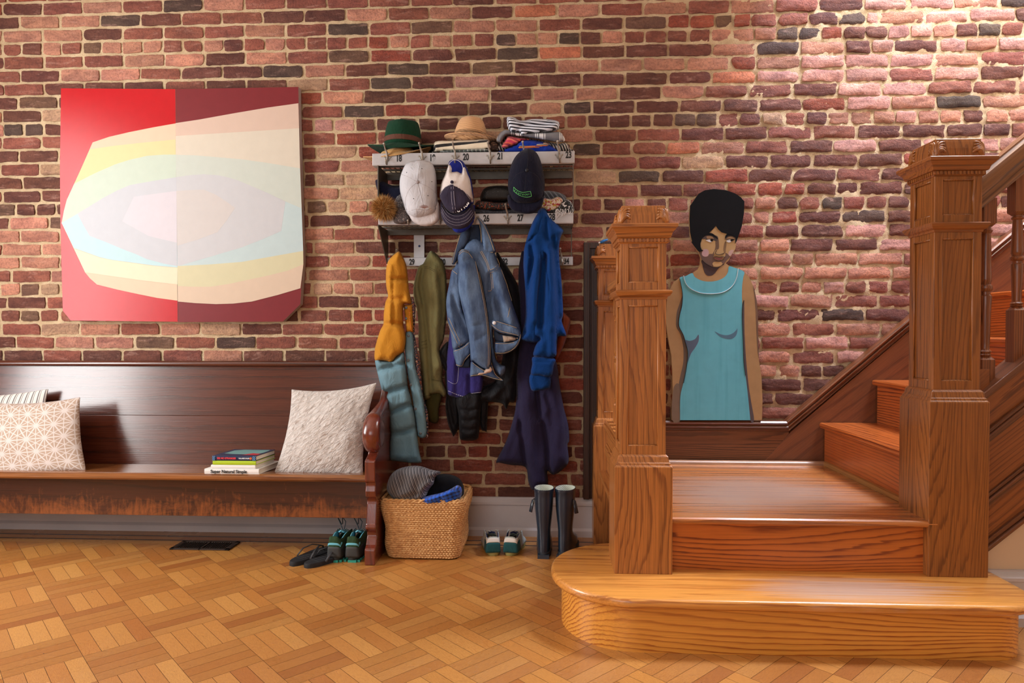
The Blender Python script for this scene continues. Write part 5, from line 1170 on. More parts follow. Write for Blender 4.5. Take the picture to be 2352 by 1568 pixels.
# ---- indigo top, black puffer, black coat
def simple(name, pts, Y, T, mat, label, cat, R=9, folds=(), cv=Z4, wob=.008, seed=1, step=4, group=None, back=.5):
    s = Slab(cv(pts), Y, T, R, [fold(cv, *f) for f in folds], step, back, True, wob, seed); o = s.build(name, mat); tag(o, label, cat, group); return s, o
s, o = simple('hanging_top', [(575,560),(560,640),(546,750),(548,880),(552,950),(562,978),(620,995),(685,1008),(700,975),(758,962),(772,880),(765,800),(700,700),(620,600)], -.115, .03, cloth('indigo_cotton', (52, 46, 108), .9, 700), 'indigo cotton garment with white hem stitching showing below the denim jacket', 'garment', folds=[([(600,640),(590,800),(580,960)], .010, 7), ([(685,860),(688,1000)], -.014, 4), ([(620,900),(560,890),(590,700)], -.004, 2)])
mb = MB(); s.line(mb, Z4([(556,950),(600,968),(640,982),(690,992)]), .0014, .0005, dash=.006); s.line(mb, Z4([(692,966),(758,958)]), .0014, .0005, dash=.006); s.line(mb, Z4([(555,888),(585,905),(610,900),(618,850),(620,800)]), .0007, .0003); mb.build('hem_stitching', plain('white_hem_thread', (196, 196, 210)), o)
blk = cloth('black_nylon', (20, 19, 23), .55, 500, .0006, .2, .05)
BP = garment('puffer_jacket', (1060, 620), -.075, 'black puffer jacket, only its sleeves and hem visible below the indigo garment', 'jacket')
def bpart(name, pts, Y, T, R, folds): s = Slab(Z4(pts), Y, T, R, [fold(Z4, *f) for f in folds], 4, .5, True, .006, 6); return s.build(name, blk, BP)
bpart('sleeve', [(560,650),(520,680),(488,735),(486,760),(505,785),(540,830),(560,840),(565,740)], -.10, .03, 9, [([(500,720),(550,780)], -.01, 3)])
bpart('jacket_hem', [(548,820),(545,960),(540,1050),(556,1150),(582,1215),(592,1225),(618,1180),(625,1100),(640,960),(760,930),(800,960),(798,1100),(792,1190),(782,1196),(752,1170),(740,1000),(700,800)], -.070, .035, 10, [([(570,1000),(600,1150)], -.012, 4), ([(770,960),(778,1160)], -.01, 4)])
bpart('sleeve', [(612,980),(750,960),(752,1100),(745,1215),(735,1244),(700,1253),(640,1250),(626,1225),(620,1100)], -.105, .045, 13, [([(615,1060),(680,1075),(750,1055)], -.012, 3), ([(618,1120),(680,1135),(750,1115)], -.012, 3), ([(622,1180),(680,1192),(748,1175)], -.010, 3), ([(628,1225),(680,1235),(745,1222)], -.006, 3)])
simple('black_coat', [(850,110),(890,150),(930,210),(985,310),(1015,420),(1025,560),(1010,700),(985,850),(965,1010),(930,1020),(915,1060),(905,1055),(880,1025),(800,1020),(740,1042),(705,1040),(730,980),(760,930),(860,860),(900,600),(860,300)], -.08, .05, blk, 'black coat hanging behind the right side of the denim jacket', 'coat', R=16, folds=[([(930,300),(980,500),(960,800)], .014, 10), ([(880,600),(900,900)], -.014, 10), ([(780,960),(860,900)], -.012, 5), ([(820,1000),(930,880)], .010, 6)])
# ---- blue sweatshirt
blue = cloth('strong_blue_jersey', (8, 54, 114), .92, 900, .0003, .07)
SW = garment('sweatshirt', (1243, 490), -.215, 'bright blue hooded sweatshirt hanging below the navy cap at the right of the rack', 'sweatshirt')
def sp(name, pts, Y, T, R, folds=(), mat=blue, seed=1, step=4, wob=.006, round_=True):
    s = Slab(ZB(pts), Y, T, R, [fold(ZB, *f) for f in folds], step, .5, round_, wob, seed); return s, s.build(name, mat, SW)
sp('sweatshirt_body', [(350,-8),(388,5),(430,70),(480,118),(538,182),(515,240),(500,330),(505,460),(520,600),(530,760),(535,900),(524,965),(562,1082),(500,1090),(420,1130),(340,1140),(270,1146),(178,1118),(190,1040),(213,900),(210,700),(195,500),(198,380),(203,330),(240,200),(290,80),(322,15)], -.195, .065, 22,
   [([(262,320),(272,420),(255,560),(225,760),(200,1050)], -.034, 6), ([(375,400),(360,600),(345,800),(335,1100)], -.036, 7), ([(378,90),(400,230),(430,330)], -.022, 6), ([(455,250),(475,480),(500,850),(505,1050)], -.026, 6), ([(330,60),(300,160)], -.012, 5), ([(420,300),(425,600),(440,900)], .016, 9), ([(320,420),(300,700),(285,950)], .018, 9), ([(235,420),(222,640),(210,800)], .010, 8), ([(500,200),(495,300)], .010, 6)], wob=.010)
hd, hdo = sp('hood', [(350,0),(372,40),(350,150),(360,230),(375,300),(370,370),(355,300),(340,245),(300,236),(276,245),(270,300),(260,270),(215,300),(205,360),(210,310),(240,200),(290,80)], -.225, .035, 9, [([(300,120),(270,240)], .008, 6)], seed=5)
sp('hood_lining', [(284,240),(340,240),(352,290),(330,300),(305,310),(292,360),(280,310)], -.242, .006, 5, mat=cloth('shaded_blue_lining', (8, 36, 84), .95))  # hollow of the hood, its shade put into a darker blue
sp('sleeve', [(345,300),(325,420),(325,560),(300,720),(285,860),(270,960),(270,1060),(275,1100),(330,1110),(310,1150),(288,1200),(292,1265),(460,1270),(480,1180),(492,1000),(480,800),(440,600),(400,440),(370,330)], -.215, .055, 18,
   [([(372,440),(362,640),(350,860),(345,1000)], -.028, 7), ([(335,1105),(290,1185)], .012, 4), ([(420,560),(440,800),(440,1000)], .012, 12), ([(350,1010),(400,1140),(395,1240)], -.010, 8), ([(275,1100),(335,1112)], -.012, 4)], seed=9)
sp('cuff', [(285,1262),(462,1282),(455,1340),(432,1434),(340,1430),(262,1420),(270,1330)], -.225, .035, 8, [([(290,1300),(455,1312)], -.006, 2)])
sp('cuff', [(258,1410),(416,1432),(426,1528),(400,1540),(350,1554),(262,1550)], -.205, .030, 8)
# ---- rust piece and long dark coat
s, o = simple('rust_garment', [(520,880),(560,905),(600,952),(580,1040),(555,1130),(520,1220),(480,1295),(455,1300),(460,1150),(500,1000)], -.09, .03, cloth('rust_suede', (112, 48, 20), .9), 'rust brown garment edge showing right of the blue sweatshirt', 'garment', cv=ZB, R=10)
simple('long_coat', [(1020,100),(995,150),(985,260),(990,500),(985,640),(972,800),(970,1030),(945,1150),(905,1270),(850,1378),(870,1388),(940,1402),(1028,1415),(1045,1500),(1062,1545),(1085,1556),(1125,1542),(1166,1518),(1162,1440),(1200,1462),(1255,1430),(1292,1380),(1285,1280),(1296,1250),(1288,1150),(1262,1050),(1235,900),(1218,780),(1150,640),(1100,300)], -.10, .055, cloth('dark_aubergine_cloth', (40, 35, 62), .9, 700, .0004, .12, .05),
    'long dark aubergine coat hanging lowest, under the blue sweatshirt and above the boots', 'coat', R=18, folds=[([(1085,900),(1110,1060),(1140,1160),(1165,1300),(1165,1430)], -.024, 7), ([(978,900),(990,1100),(1015,1290),(1032,1410)], -.024, 6), ([(1040,900),(1060,1200),(1090,1500)], .016, 12), ([(1190,900),(1220,1100),(1240,1350)], .014, 12), ([(1130,980),(1160,1060),(1120,1140)], .010, 6), ([(1000,1150),(930,1330)], -.012, 8), ([(1260,1100),(1285,1260)], -.010, 6)], wob=.010, seed=13)
# ================================================================ church pew
mah = wood('dark_mahogany', (88, 40, 24), (66, 29, 18), 'X', rings=2, width=4, sharp=.3, fibre=.3, rough=.25, coat=.6, stretch=.3, freq=14)
mah_end = wood('mahogany_end', (112, 46, 28), (72, 28, 20), 'Z', rings=2, width=4, sharp=.25, fibre=.15, rough=.2, coat=.8, freq=14)
mah_seat = wood('worn_mahogany_seat', (150, 94, 50), (104, 58, 32), 'X', rings=3, width=5, sharp=.4, fibre=.3, rough=.22, coat=.7, freq=22)
PW = empty('church_pew', (-1.9, -.28, 0), 'long dark mahogany church pew with a scrolled end standing against the brick wall', 'bench')
XE0, XE1, XL = -.795, -.748, -3.30
# back: boards leaning gently, top lip
bprof = [(-.175, .372), (-.150, .47), (-.120, .60), (-.095, .72), (-.078, .83), (-.072, .868)]
mb = MB(); split = .555
def backboard(z0, z1, th, nm, off):
    zz = [z0]+[z for _, z in bprof if z0 < z < z1]+[z1]; f = lambda z: np.interp(z, [b for _, b in bprof], [a for a, _ in bprof])
    pr = [(f(z)-off, z) for z in zz]+[(f(z)+th, z) for z in reversed(zz)]
    mb = MB(); mb.prism(pr, XL, XE0+.004, 'x'); o = mb.build(nm, mah, PW, smooth=30); return bevel(o, .0015)
backboard(.372, .610, .02, 'backrest_board', .0015); backboard(.6105, .862, .02, 'backrest_board', .0)
mb = MB(); mb.rings([[(x, -.072+a, .872+b) for a, b in ((-.016, -.016), (-.021, -.008), (-.019, .002), (-.010, .009), (.012, .011), (.028, .006), (.030, -.010), (.020, -.016))] for x in (XL, XE0+.004)]); mb.build('top_rail', mah, PW, smooth=60)
mb = MB(); mb.rings([[(x, y, z) for y, z in ((-.160, .374), (-.44, .392), (-.462, .391), (-.472, .383), (-.473, .372), (-.465, .363), (-.44, .360), (-.160, .345))] for x in (XL, XE0-.012, XE0-.003, XE0+.003)]); mb.build('seat', mah_seat, PW, smooth=40)
def apron_mat():
    m = wood('scuffed_apron', (72, 34, 20), (50, 23, 15), 'X', rings=2, width=4, sharp=.3, fibre=.2, rough=.35, coat=.4, freq=14)
    nt = m.node_tree; b = nt.nodes['Principled BSDF']; src = b.inputs['Base Color'].links[0].from_socket
    tc = nt.nodes.new('ShaderNodeTexCoord'); sp_ = nt.nodes.new('ShaderNodeSeparateXYZ'); nt.links.new(tc.outputs['Object'], sp_.inputs[0])
    g = math_(nt, 'MULTIPLY', math_(nt, 'SUBTRACT', .285, sp_.outputs['Z']), 8.0)     # heels scuffed the lower half
    n = noisetex(nt, coords(nt, (9, 9, 14), rnd=False), 1.0, 6, .75, .6); n2 = noisetex(nt, coords(nt, (80, 80, 14), rnd=False), 1.0, 3)
    t = math_(nt, 'ADD', math_(nt, 'ADD', g, math_(nt, 'MULTIPLY', math_(nt, 'SUBTRACT', n, .5), 2.6)), math_(nt, 'MULTIPLY', math_(nt, 'SUBTRACT', n2, .5), 1.6))
    nt.links.new(mix(nt, ramp(nt, t, [(.2, (0,)*3+(1,)), (1.0, (.8,)*3+(1,))]), src, srgb(150, 84, 40)), b.inputs['Base Color']); return m
mb = MB(); mb.rings([[(x, y, z) for y, z in ((-.385, .358), (-.385, .180), (-.360, .176), (-.360, .358))] for x in (XL, XE0+.004)]); bevel(mb.build('apron', apron_mat(), PW), .002)
# scrolled end panel, profile in depth and height
def end_profile():
    pts = [(-.02, 0), (-.035, .30), (-.04, .86), (-.055, .895), (-.085, .905), (-.12, .89), (-.135, .86), (-.15, .80), (-.175, .735), (-.215, .690), (-.26, .672), (-.30, .66), (-.33, .64)]
    scroll = [(-.40+.075*math.cos(a), .575+.075*math.sin(a)) for a in np.linspace(math.radians(70), math.radians(262), 12)]
    low = [(-.425, .492), (-.43, .48), (-.475, .466), (-.485, .46), (-.485, .372), (-.475, .362), (-.47, .35), (-.478, .325), (-.472, .300), (-.455, .288), (-.445, .275), (-.45, .262), (-.468, .175), (-.478, .168), (-.478, .158), (-.468, .15), (-.452, .138), (-.448, .12), (-.458, .108), (-.468, .085), (-.49, .072), (-.492, .065), (-.492, 0)]
    return pts+scroll+low
mb = MB(); ep = end_profile(); mb.prism(ep, XE0, XE1, 'x'); en = mb.build('end_panel', mah_end, PW); bevel(en, .005, 3)
# thick rounded arm scroll on the front upper edge
mb = MB(); arm = [(-.16, .80), (-.185, .735), (-.225, .695), (-.27, .678), (-.32, .665), (-.37, .652), (-.42, .640), (-.452, .612), (-.468, .575), (-.458, .535), (-.430, .510)]
rings = []
for i, (y, z) in enumerate(catmull(arm, False, 4)):
    t = i/((len(arm)-1)*4); a0 = catmull(arm, False, 4); j = min(i+1, len(a0)-1); k = max(i-1, 0); d = Vector((0, a0[j][0]-a0[k][0], a0[j][1]-a0[k][1])).normalized(); nrm = Vector((0, d.z, -d.y))*-1
    wd = .016+.022*min(1, t*1.5)*(1 if t < .9 else .85); th = .010+.014*min(1, t*1.4)
    c = Vector(((XE0+XE1)/2, y, z)); rings.append([c+Vector((1, 0, 0))*wd*math.cos(b)+nrm*th*math.sin(b) for b in np.linspace(0, 2*math.pi, 17)[:-1]])
mb.rings(rings); mb.build('arm_scroll', mah_end, en, smooth=True)
mb = MB(); c = Vector(((XE0+XE1)/2, -.405, .572)); rg = [[(c.x+s, c.y+r*math.cos(a), c.z+r*math.sin(a)) for a in np.linspace(0, 2*math.pi, 25)[:-1]] for s, r in ((-.036, .02), (-.038, .045), (-.034, .062), (-.022, .072), (.022, .072), (.034, .062), (.038, .045), (.036, .02))]
mb.rings(rg); mb.build('arm_boss', mah_end, en, smooth=True)
# a far end panel and a middle leg out of frame keep the pew standing
mb = MB(); mb.prism(ep, XL-.04, XL, 'x'); bevel(mb.build('end_panel', mah_end, PW), .005)

# ================================================================ cushions on the pew
def cushion(name, corners, Yb, T, mat, label, sag=.12, N=22, lean=(0, 0), pipe=None, ruff=0.0, seed=0, group=None, puff=.5):
    """corners in pixels: top-left, top-right, bottom-right, bottom-left; Yb gives the mid-plane depth at bottom and top"""
    tl, tr, br, bl_ = corners; mb = MB()
    def mid(u, v):
        # edges pulled inwards between the corners
        x = (tl[0]*(1-u)+tr[0]*u)*(1-v)+(bl_[0]*(1-u)+br[0]*u)*v; y = (tl[1]*(1-u)+tr[1]*u)*(1-v)+(bl_[1]*(1-u)+br[1]*u)*v
        w_ = (tr[0]-tl[0]+br[0]-bl_[0])/2; h_ = (bl_[1]-tl[1]+br[1]-tr[1])/2
        x += sag*w_*(.5-u)*2*abs(.5-u)*4*(v*(1-v))*.9; y += sag*h_*(.5-v)*2*abs(.5-v)*4*(u*(1-u))*(.9 if v < .5 else .25)
        return P(x, y, Yb[0]*v+Yb[1]*(1-v))
    def grid(sgn):
        g = []
        for j in range(N+1):
            for i in range(N+1):
                u, v = i/N, j/N; p = mid(u, v); e = (4*u*(1-u))**puff*(4*v*(1-v))**puff
                th = T*e; n = noise.noise(Vector((u*3.2+seed, v*3.2, seed*1.7)))*T*.22*min(1, e*2)
                if ruff: n += ruff*noise.noise(Vector((u*26+v*9+seed, v*14-u*6, seed)))*min(1, e*3)
                g.append(p+Vector((0, sgn*(th+n), 0)))
        return g
    f, b = grid(-1), grid(1); W = N+1
    fs = [(j*W+i, j*W+i+1, (j+1)*W+i+1, (j+1)*W+i) for j in range(N) for i in range(N)]
    # weld the two sheets along the rim
    rim = {j*W+i for j in range(W) for i in range(W) if i in (0, N) or j in (0, N)}; vs = list(f); mp = {}
    for k in range(W*W):
        if k in rim: mp[k] = k
        else: mp[k] = len(vs); vs.append(b[k])
    mb.add(vs, fs+[tuple(mp[k] for k in reversed(q)) for q in fs])
    me = mb.mesh(name); uvl = me.uv_layers.new(name='fabric'); arr = np.zeros((len(me.loops), 2), np.float32); inv = {}
    for k in range(W*W): inv[k] = ((k % W)/N, 1-(k//W)/N)
    for k, q in mp.items(): inv[q] = ((k % W)/N, 1-(k//W)/N)
    for li, l in enumerate(me.loops): arr[li] = inv[l.vertex_index]
    uvl.data.foreach_set('uv', arr.ravel())
    o = link(name, me, mat, None, True); s = o.modifiers.new('sub', 'SUBSURF'); s.levels = 1; s.render_levels = 1
    tag(o, label, 'cushion', group); return o
def star_mat():   # beige cotton printed with pale six-pointed geometric stars
    m, nt, b = newmat('star_print_cotton'); uv = nt.nodes.new('ShaderNodeUVMap'); uv.uv_map = 'fabric'
    n = 5.2; sc = nt.nodes.new('ShaderNodeMapping'); sc.inputs['Scale'].default_value = (n, n*.5774*1.0, 1); nt.links.new(uv.outputs[0], sc.inputs[0])
    # distance to the nearest line of three families of lines through a triangular lattice, at two phases
    sx = nt.nodes.new('ShaderNodeSeparateXYZ'); mp = nt.nodes.new('ShaderNodeMapping'); mp.inputs['Scale'].default_value = (n, n, 1); nt.links.new(uv.outputs[0], mp.inputs[0]); nt.links.new(mp.outputs[0], sx.inputs[0])
    X, Yv = sx.outputs[0], sx.outputs[1]; masks = []
    def fam(ang, per, wdt, ph=0.0):
        c, s = math.cos(ang), math.sin(ang)
        v = math_(nt, 'ADD', math_(nt, 'MULTIPLY', X, c/per), math_(nt, 'MULTIPLY', Yv, s/per))
        v = math_(nt, 'ADD', v, ph); fr = math_(nt, 'ABSOLUTE', math_(nt, 'SUBTRACT', math_(nt, 'FRACT', v), .5)); return math_(nt, 'GREATER_THAN', fr, .5-wdt)
    h = math.sqrt(3)/2
    for k in range(3): masks.append(fam(math.pi/6+k*math.pi/3, h, .045)); masks.append(fam(k*math.pi/3, .5, .05))
    t = masks[0]
    for k in masks[1:]: t = math_(nt, 'MAXIMUM', t, k)
    weave = noisetex(nt, coords(nt, rnd=False), 500, 2)
    col = mix(nt, t, srgb(172, 148, 130), srgb(204, 192, 186)); nt.links.new(col, b.inputs['Base Color']); b.inputs['Roughness'].default_value = .9
    bump(nt, b, weave, .0006); return m
def fur_mat():
    m, nt, b = newmat('cream_faux_fur'); v = coords(nt, (30, 30, 85), (0, .7, 0), rnd=False); n = noisetex(nt, v, 1.0, 4, .6, .8)
    col = ramp(nt, n, [(.28, srgb(156, 138, 128)), (.44, srgb(208, 199, 193)), (.8, srgb(226, 221, 217))]); nt.links.new(col, b.inputs['Base Color']); b.inputs['Roughness'].default_value = .95; b.inputs['Sheen Weight'].default_value = .5
    bump(nt, b, n, .015, 1.0); return m
striped = stripe_cloth('grey_ticking', [(1, (222, 214, 206)), (.35, (110, 100, 100)), (.3, (222, 214, 206)), (.2, (130, 118, 116))], .030, (1, 0, .0), .04)
cushion('cushion', [(-170,905),(117,889),(122,1070),(-160,1095)], (-.235, -.140), .035, striped, 'cream cushion with dark grey stripes, mostly hidden behind the star print cushion', seed=3)
cushion('cushion', [(-22,922),(188,908),(202,1082),(-22,1102)], (-.40, -.24), .065, star_mat(), 'beige cushion printed with white geometric stars at the left end of the pew', seed=5, sag=.10)
cushion('cushion', [(668,892),(868,876),(836,1094),(626,1090)], (-.385, -.225), .07, fur_mat(), 'fluffy cream faux fur cushion leaning against the scrolled pew end', seed=8, ruff=.005, N=40, sag=.12)

# ================================================================ books
def book(x0, x1, py0, py1, Yf, dep, cover, page, label, skew=.012, name='book', z0=None, h=None):
    """lying flat, spine towards the camera; x0..x1 px of the spine"""
    a = P(x0, py1, Yf); b_ = P(x1, py0, Yf); z0 = a.z if z0 is None else z0; h = (b_.z-a.z) if h is None else h
    L = b_.x-a.x; root = empty(name, (a.x+L/2, Yf+dep/2, z0), label, 'book'); t = .0022
    mb = MB(); sk = lambda x, y: x+skew*(y-Yf)/dep
    def sbox(x0_, x1_, y0, y1, za, zb): mb.add([(sk(x, y), y, z) for x in (x0_, x1_) for y in (y0, y1) for z in (za, zb)], [(0,1,3,2),(4,6,7,5),(0,4,5,1),(2,3,7,6),(0,2,6,4),(1,5,7,3)])
    sbox(a.x, a.x+L, Yf, Yf+dep, z0, z0+t); sbox(a.x, a.x+L, Yf, Yf+dep, z0+h-t, z0+h)
    mb.prism([(Yf-.0015, z0+.0008), (Yf-.003, z0+h*.5), (Yf-.0015, z0+h-.0008), (Yf+.003, z0+h), (Yf+.003, z0)], a.x, a.x+L, 'x')
    cv_ = mb.build('cover', cover, root); bevel(cv_, .0006)
    mb = MB(); sbox(a.x+.003, a.x+L-.003, Yf+.004, Yf+dep-.003, z0+t, z0+h-t); mb.build('pages', page, root)
    return root, a, L, z0, h, cv_
pages = stripe_cloth('page_edges', [(1, (236, 230, 216)), (.4, (206, 198, 184))], .0012, (0, 0, 1), .0, bmp=.0002)
white_c = plain('white_cover', (236, 234, 232), .4); lime = plain('lime_cover', (176, 204, 40), .4); navy_c = plain('navy_cover', (30, 44, 78), .35)
zs0 = .3905
B1 = book(470, 595, 1081, 1092, -.455, .20, white_c, pages, 'white hardcover cookbook at the bottom of the book stack on the pew', z0=zs0, h=.0235, skew=.02)
zz = zs0+.0240
B2 = book(485, 587, 1070, 1081, -.45, .17, white_c, pages, 'slim plain white book second from the bottom of the stack', z0=zz, h=.0165, skew=.02); zz += .017
B3 = book(489, 588, 1060, 1070, -.45, .17, lime, pages, 'lime green book third from the bottom of the stack', z0=zz, h=.0185, skew=.02); zz += .019
B4 = book(488, 588, 1048, 1060, -.45, .17, navy_c, pages, 'navy paperback with red lettering on top of the book stack', z0=zz, h=.0215, skew=.02)
def spine(B, s, size, mat, fx, sx=1.0, bold=.0003, col=None):
    root, a, L, z0, h, cv_ = B; p = (a.x+L*fx, -.4595 if B is B1 else -.4545, z0+h*.5); textpart('spine_text', s, size, p, mat, cv_, sx=sx, bold=bold)
spine(B1, 'Super Natural Simple', .021, black_ink, .45, .92); spine(B4, 'SEE NO STRANGER', .0112, plain('coral_ink', (230, 66, 78)), .335, .90, .0004); spine(B4, 'VALARIE KAUR', .0078, plain('white_ink', (230, 232, 236)), .735, .95)
root, a, L, z0, h, cv_ = B4
st_m = stripe_cloth('blue_hatch', [(1, (96, 150, 200)), (1, (30, 44, 78))], .006, (1, 0, 1), 0)
for f0, f1 in ((.005, .07), (.925, .995)): mb = MB(); mb.box(a.x+L*f0, a.x+L*f1, -.4545, -.452, z0+.001, z0+h-.001); mb.build('spine_pattern', st_m, cv_)
mb = MB(); mb.lathe((a.x+L*.885, -.4525, z0+h/2), [(.0055, 0), (.0055, .0016), (.0002, .0018)], 14, axis='y'); mb.build('spine_emblem', plain('orange_emblem', (220, 110, 60)), cv_)
mb = MB(); q = [(.10, .35), (.35, .25), (.8, .2), (.95, .45), (.93, .9), (.3, .92), (.12, .8)]
mb.add([(a.x+L*u+.02*v, -.45+.17*v, z0+h+.0003) for u, v in q], [tuple(range(len(q)))]); mb.build('cover_picture', plain('teal_picture', (110, 160, 160), .35), cv_)
mb = MB(); q = [(.62, .12), (.97, .12), (.97, .3), (.75, .4)]; mb.add([(a.x+L*u+.02*v, -.45+.17*v, z0+h+.0006) for u, v in q], [tuple(range(len(q)))]); mb.build('cover_picture', plain('red_picture', (190, 50, 60), .35), cv_)

# ================================================================ woven basket with clothes
def basket():
    xa, xb = PZ(886, 1285, 0).x, PZ(1050, 1288, 0).x; yf = -.412; z1 = P(970, 1148, yf).z
    top_x0, top_x1 = P(882, 1148, yf).x, P(1071, 1120, yf+.12).x
    cx, cy = (xa+xb)/2+.004, yf+.155; hw0, hw1 = (xb-xa)/2-.002, .190; hd0, hd1 = .140, .160
    root = empty('woven_basket', (cx, cy, 0), 'square woven seagrass basket full of clothes on the floor beside the pew', 'basket')
    def outline(hw, hd, r, n):
        pts = []; 
        for k, (sx, sy) in enumerate(((1, 1), (-1, 1), (-1, -1), (1, -1))):
            for i in range(8):
                a = math.pi/2*k+math.pi/2*i/8; pts.append((cx+sx*(hw-r)+r*math.cos(a), cy+sy*(hd-r)+r*math.sin(a)))
        pts.append(pts[0]); P2 = np.array(pts); d = np.r_[0, np.cumsum(np.hypot(*np.diff(P2, axis=0).T))]; t = np.linspace(0, d[-1], n+1)[:-1]
        return np.column_stack([np.interp(t, d, P2[:, 0]), np.interp(t, d, P2[:, 1])]), d[-1]
    rows = 27; n = 640; rings = []; per = 86
    for j in range(rows*6+1):
        v = j/(rows*6); z = .004+v*(z1-.010); w_ = hw0+(hw1-hw0)*v**.8; d_ = hd0+(hd1-hd0)*v**.8; base, L = outline(w_+.006*math.sin(v*9), d_, .045, n); nx, _ = outline(w_+.01, d_+.01, .055, n)
        dirv = nx-base; dirv /= np.maximum(1e-6, np.hypot(*dirv.T))[:, None]; r = j/6; ri = int(r); fr = r-ri; s = np.arange(n)/n*per*math.pi
        ph = s+(math.pi/2 if ri % 2 else 0)+(fr-.5)*(1.6 if ri % 2 else -1.6)
        amp = .0078*np.sin(math.pi*fr)**.7*(.35+.65*np.abs(np.sin(ph)))+.0012*np.array([noise.noise(Vector((k*.05, j*.3, 0))) for k in range(n)])
        q = base+dirv*amp[:, None]; rings.append([(x, y, z) for x, y in q])
    mb = MB(); mb.rings(rings, caps=False)
    inner = []
    for z, f in ((z1-.006, 0), (z1-.10, .01), (.02, .03)):
        b_, _ = outline(hw1-.012-f, hd1-.012-f, .04, n//4); inner.append([(x, y, z) for x, y in b_])
    m2 = MB(); m2.rings(inner, caps=True)
    m, nt, b = newmat('seagrass'); v = coords(nt, rnd=False); nn = noisetex(nt, coords(nt, (60, 60, 200), rnd=False), 1.0, 3)
    nt.links.new(ramp(nt, nn, [(.3, srgb(170, 116, 66)), (.55, srgb(218, 168, 108)), (.8, srgb(236, 196, 140))]), b.inputs['Base Color']); b.inputs['Roughness'].default_value = .7; bump(nt, b, nn, .001)
    mb.build('basket_wall', m, root, smooth=True); m2.build('basket_inside', m, root)
    mb = MB(); R1, L = outline(hw1-.003, hd1-.003, .047, 260)
    for off in (0, math.pi):
        pts = [(x, y, z1-.004+.0045*math.sin(i*.62+off)) for i, (x, y) in enumerate(R1)]; c_ = np.array([cx, cy])
        pts = [(cx+(x-cx)*(1+.018*math.cos(i*.62+off)), cy+(y-cy)*(1+.018*math.cos(i*.62+off)), z) for i, (x, y, z) in enumerate(pts)]
        mb.tube(pts+[pts[0]], .0055, 7)
    mb.build('braided_rim', m, root, smooth=True)
    return cx, cy, z1
bcx, bcy, bz1 = basket()
folded('rolled_sweater', [(905,1150),(898,1140),(888,1122),(895,1095),(912,1078),(940,1070),(965,1070),(990,1078),(1013,1084),(1000,1095),(996,1110),(985,1125),(978,1140),(965,1152),(930,1156)], -.34, .09, stripe_cloth('grey_marl_knit', [(1, (58, 56, 60)), (.30, (176, 172, 172)), (.7, (66, 64, 68)), (.2, (140, 136, 138))], .0135, (1, 0, .34), .35, bmp=.002), 'charcoal sweater with fine pale streaks heaped in the basket', 'sweater', R=24, folds=[([(985,1125),(940,1140),(905,1148)], -.015, 5), ([(1000,1098),(972,1118),(960,1140)], .012, 5), ([(985,1095),(995,1110),(980,1120)], -.01, 3)], wob=.012)
folded('black_garment', [(985,1156),(975,1140),(990,1110),(1000,1092),(1025,1088),(1050,1095),(1062,1108),(1066,1128),(1060,1148),(1040,1156)], -.27, .09, cloth('black_fleece', (16, 16, 19), .95), 'black garment in the basket behind the blue checked shirt', 'garment', R=20, wob=.015)
folded('checked_shirt', [(962,1160),(968,1145),(985,1138),(1010,1132),(1032,1124),(1050,1114),(1060,1120),(1060,1138),(1048,1152),(1020,1160)], -.36, .06, stripe_cloth('blue_check', [(1, (20, 82, 190)), (.8, (14, 30, 80))], .018, (1, 0, .3), .12, second=((-.3, 0, 1), .016, [(1, (30, 96, 206)), (.8, (12, 26, 70))])), 'bright blue and black checked shirt at the front right of the basket', 'shirt', R=8, folds=[([(985,1150),(1050,1122)], .012, 6), ([(1010,1140),(1020,1155)], -.01, 4), ([(1040,1125),(1045,1150)], -.01, 4)], wob=.01)

# ================================================================ footwear, each built in its own frame (heel at y=0, toe towards +y) and then placed
def shoe_loft(mb, secs, n=20, mi=0, caps=True, pw=.75):
    """secs: (y, half width, z low, z high, x shift)"""
    rings = []
    for y, hw, z0, z1, sx in secs:
        r = []
        for k in range(n):
            a = 2*math.pi*k/n; c, s = math.cos(a), math.sin(a); r.append((sx+hw*math.copysign(abs(c)**pw, c), y, (z0+z1)/2+(z1-z0)/2*math.copysign(abs(s)**pw, s)))
        rings.append(r)
    return mb.rings(rings, mi, caps)
def place(root, x, y, rz, z=0): root.location = (x, y, z); root.rotation_euler = (0, 0, rz)
def sole_ring(L, ww, n=28, heel=.82, grow=0.0, side=1):
    pts = []
    for k in range(n):
        a = 2*math.pi*k/n; t = (1-math.cos(a))/2       # 0 heel .. 1 toe
        w_ = ww*(heel+(1-heel)*min(1, t*1.6))*(1-.10*max(0, t-.75)*4)*(1-.12*math.exp(-((t-.45)/.16)**2))
        pts.append((w_*math.sin(a)**1*(abs(math.sin(a))**-.35 if abs(math.sin(a)) > 1e-6 else 1)+side*.008*(t-.4), (t*L)*(1+0)+grow*(-1 if t < .5 else 1)))
    return pts
